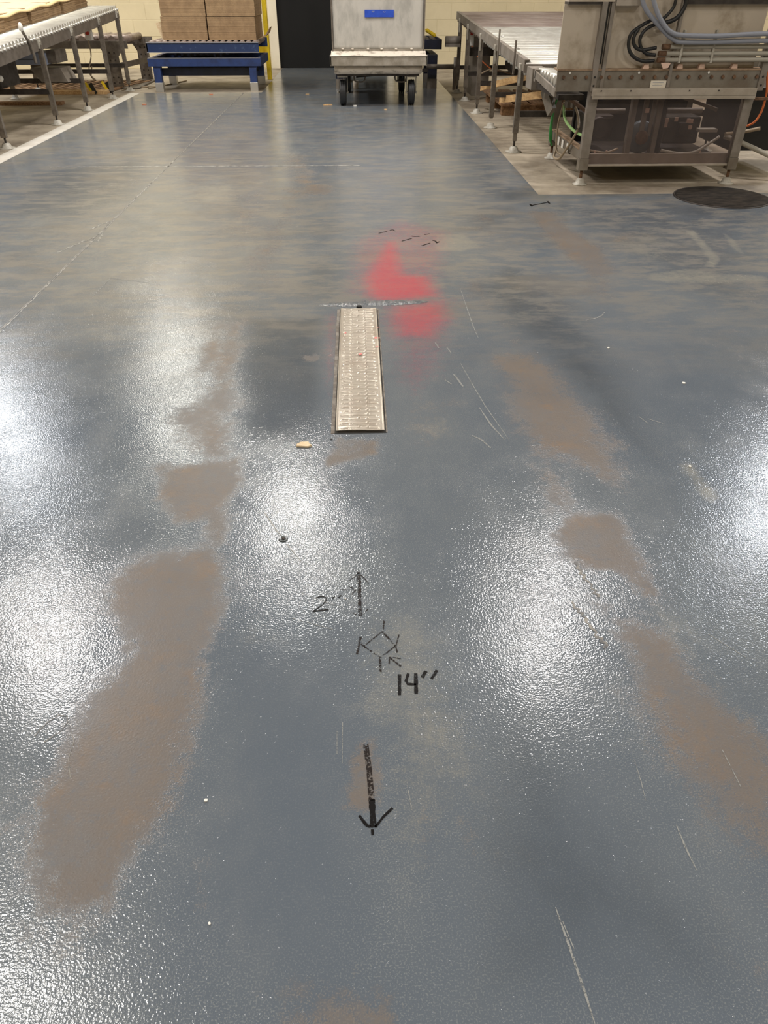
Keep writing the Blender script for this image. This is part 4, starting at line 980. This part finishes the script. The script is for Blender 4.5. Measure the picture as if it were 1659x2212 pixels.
    MB().tube([(1.48, 5.52, .44), (1.43, 5.66, .45), (1.41, 5.76, .38), (1.41, 5.80, .25), (1.42, 5.80, .13)], .006).build('green_hose', M['green'], t)
    MB().tube([(1.43, 5.60, .38), (1.42, 5.52, .33), (1.42, 5.40, .295), (1.43, 5.20, .275), (1.46, 5.02, .27)], .009).build('pale_hose', M['palegreen'], t)
    MB().tube([(1.46, 5.6, .40), (1.45, 5.35, .39), (1.43, 5.16, .32), (1.42, 5.2, .25), (1.42, 5.4, .12), (1.42, 5.52, .06), (1.42, 5.66, .05), (1.44, 5.7, .10)], .008).build('tan_hose', M['tan'], t)
    MB().tube([(1.43, 5.62, .40), (1.42, 5.66, .25), (1.43, 5.66, .10), (1.46, 5.6, .07)], .006).build('tan_hose', M['tan'], t)
    MB().box(1.42, 1.50, 5.48, 5.56, .38, .42, .006).box(1.43, 1.46, 5.38, 5.44, .39, .43, .006).cyl((1.45, 5.6, .38), (1.45, 5.6, .45), .012).build('valve_block', M['steel'], t)
    for y in (5.62, 5.50, 5.36): MB().box(1.432, 1.436, y, y + .045, .13, .18).build('tag', M['tagwhite'], t)
    # right of the right leg
    MB().tube([PY(1657, 150, Y + .03), PY(1657, 190, Y + .03), PY(1653, 215, Y + .03), PY(1643, 245, Y + .03), PY(1628, 265, Y + .04), PY(1606, 275, Y + .08)], .0065).build('orange_cable', M['orange'], t)
    MB().box(2.475, 2.495, Y + .01, Y + .03, .53, .565).build('cable_gland', M['cup'], t)
    MB().tube([(2.42, Y + .2, .26), (2.52, Y + .2, .27), (2.62, Y + .15, .30)], .011).build('air_line', M['tan'], t)
    MB().tube([(2.44, Y + .25, .24), (2.54, Y + .2, .21), (2.75, Y + .1, .13)], .015).build('air_line', M['conduit'], t)
    MB().box(2.50, XR, Y + .25, Y + .8, .15, .52, .01).build('far_gear_housing', M['black'], t)
    MB().box(2.44, XR, Y + .02, Y + .04, .475, .49).build('far_rail', M['rust'], t)
    MB().box(XR - .06, XR, Y, Y + .06, .02, 1.0).build('leg', M['machine'], t)
M['rustedge'] = mat('rusty_edge', lin(158, 134, 110), .6, 0, col2=lin(124, 100, 78), nscale=12)
M['pulley'] = mat('pulley_grey_blue', lin(92, 104, 112), .5, .3)
machine()

# ------------------------------------------------------------------ ceiling lamps
M['housing'] = mat('lamp_housing', lin(210, 210, 205), .5)
for k, (x, y, sx, sy, w) in enumerate(LAMPS):
    place = ['above the middle of the floor', 'above the near part of the left conveyor', 'above the packing machine', 'long, above the far part of the left conveyor', 'far left', 'far right', 'near left behind the drain', 'added for fill at the far right', 'added for fill by the right wall', 'added for fill behind the viewer on the right', 'added for fill behind the viewer on the left', 'added for fill at near right'][k]
    t = thing('ceiling_lamp', 'white ceiling lamp ' + place, 'ceiling lamp', (x, y, CEIL), 'ceiling lamps')
    MB().box(x - sx / 2 - .03, x + sx / 2 + .03, y - sy / 2 - .03, y + sy / 2 + .03, CEIL - .06, CEIL, .005).build('housing', M['housing'], t)
    ld = bpy.data.lights.new('lamp_panel', 'AREA'); ld.shape = 'RECTANGLE'; ld.size = sx; ld.size_y = sy; ld.energy = w * EXP_LAMP
    ld.color = [(1, .96, .90), (1, .93, .88), (1, .94, .90), (1, .97, .86), (.93, .96, 1), (.90, .94, 1)][k] if k < 6 else (1, .95, .88)
    lo = bpy.data.objects.new('lamp_panel', ld); COL.objects.link(lo); lo.parent = t; lo.location = (0, 0, -.07)
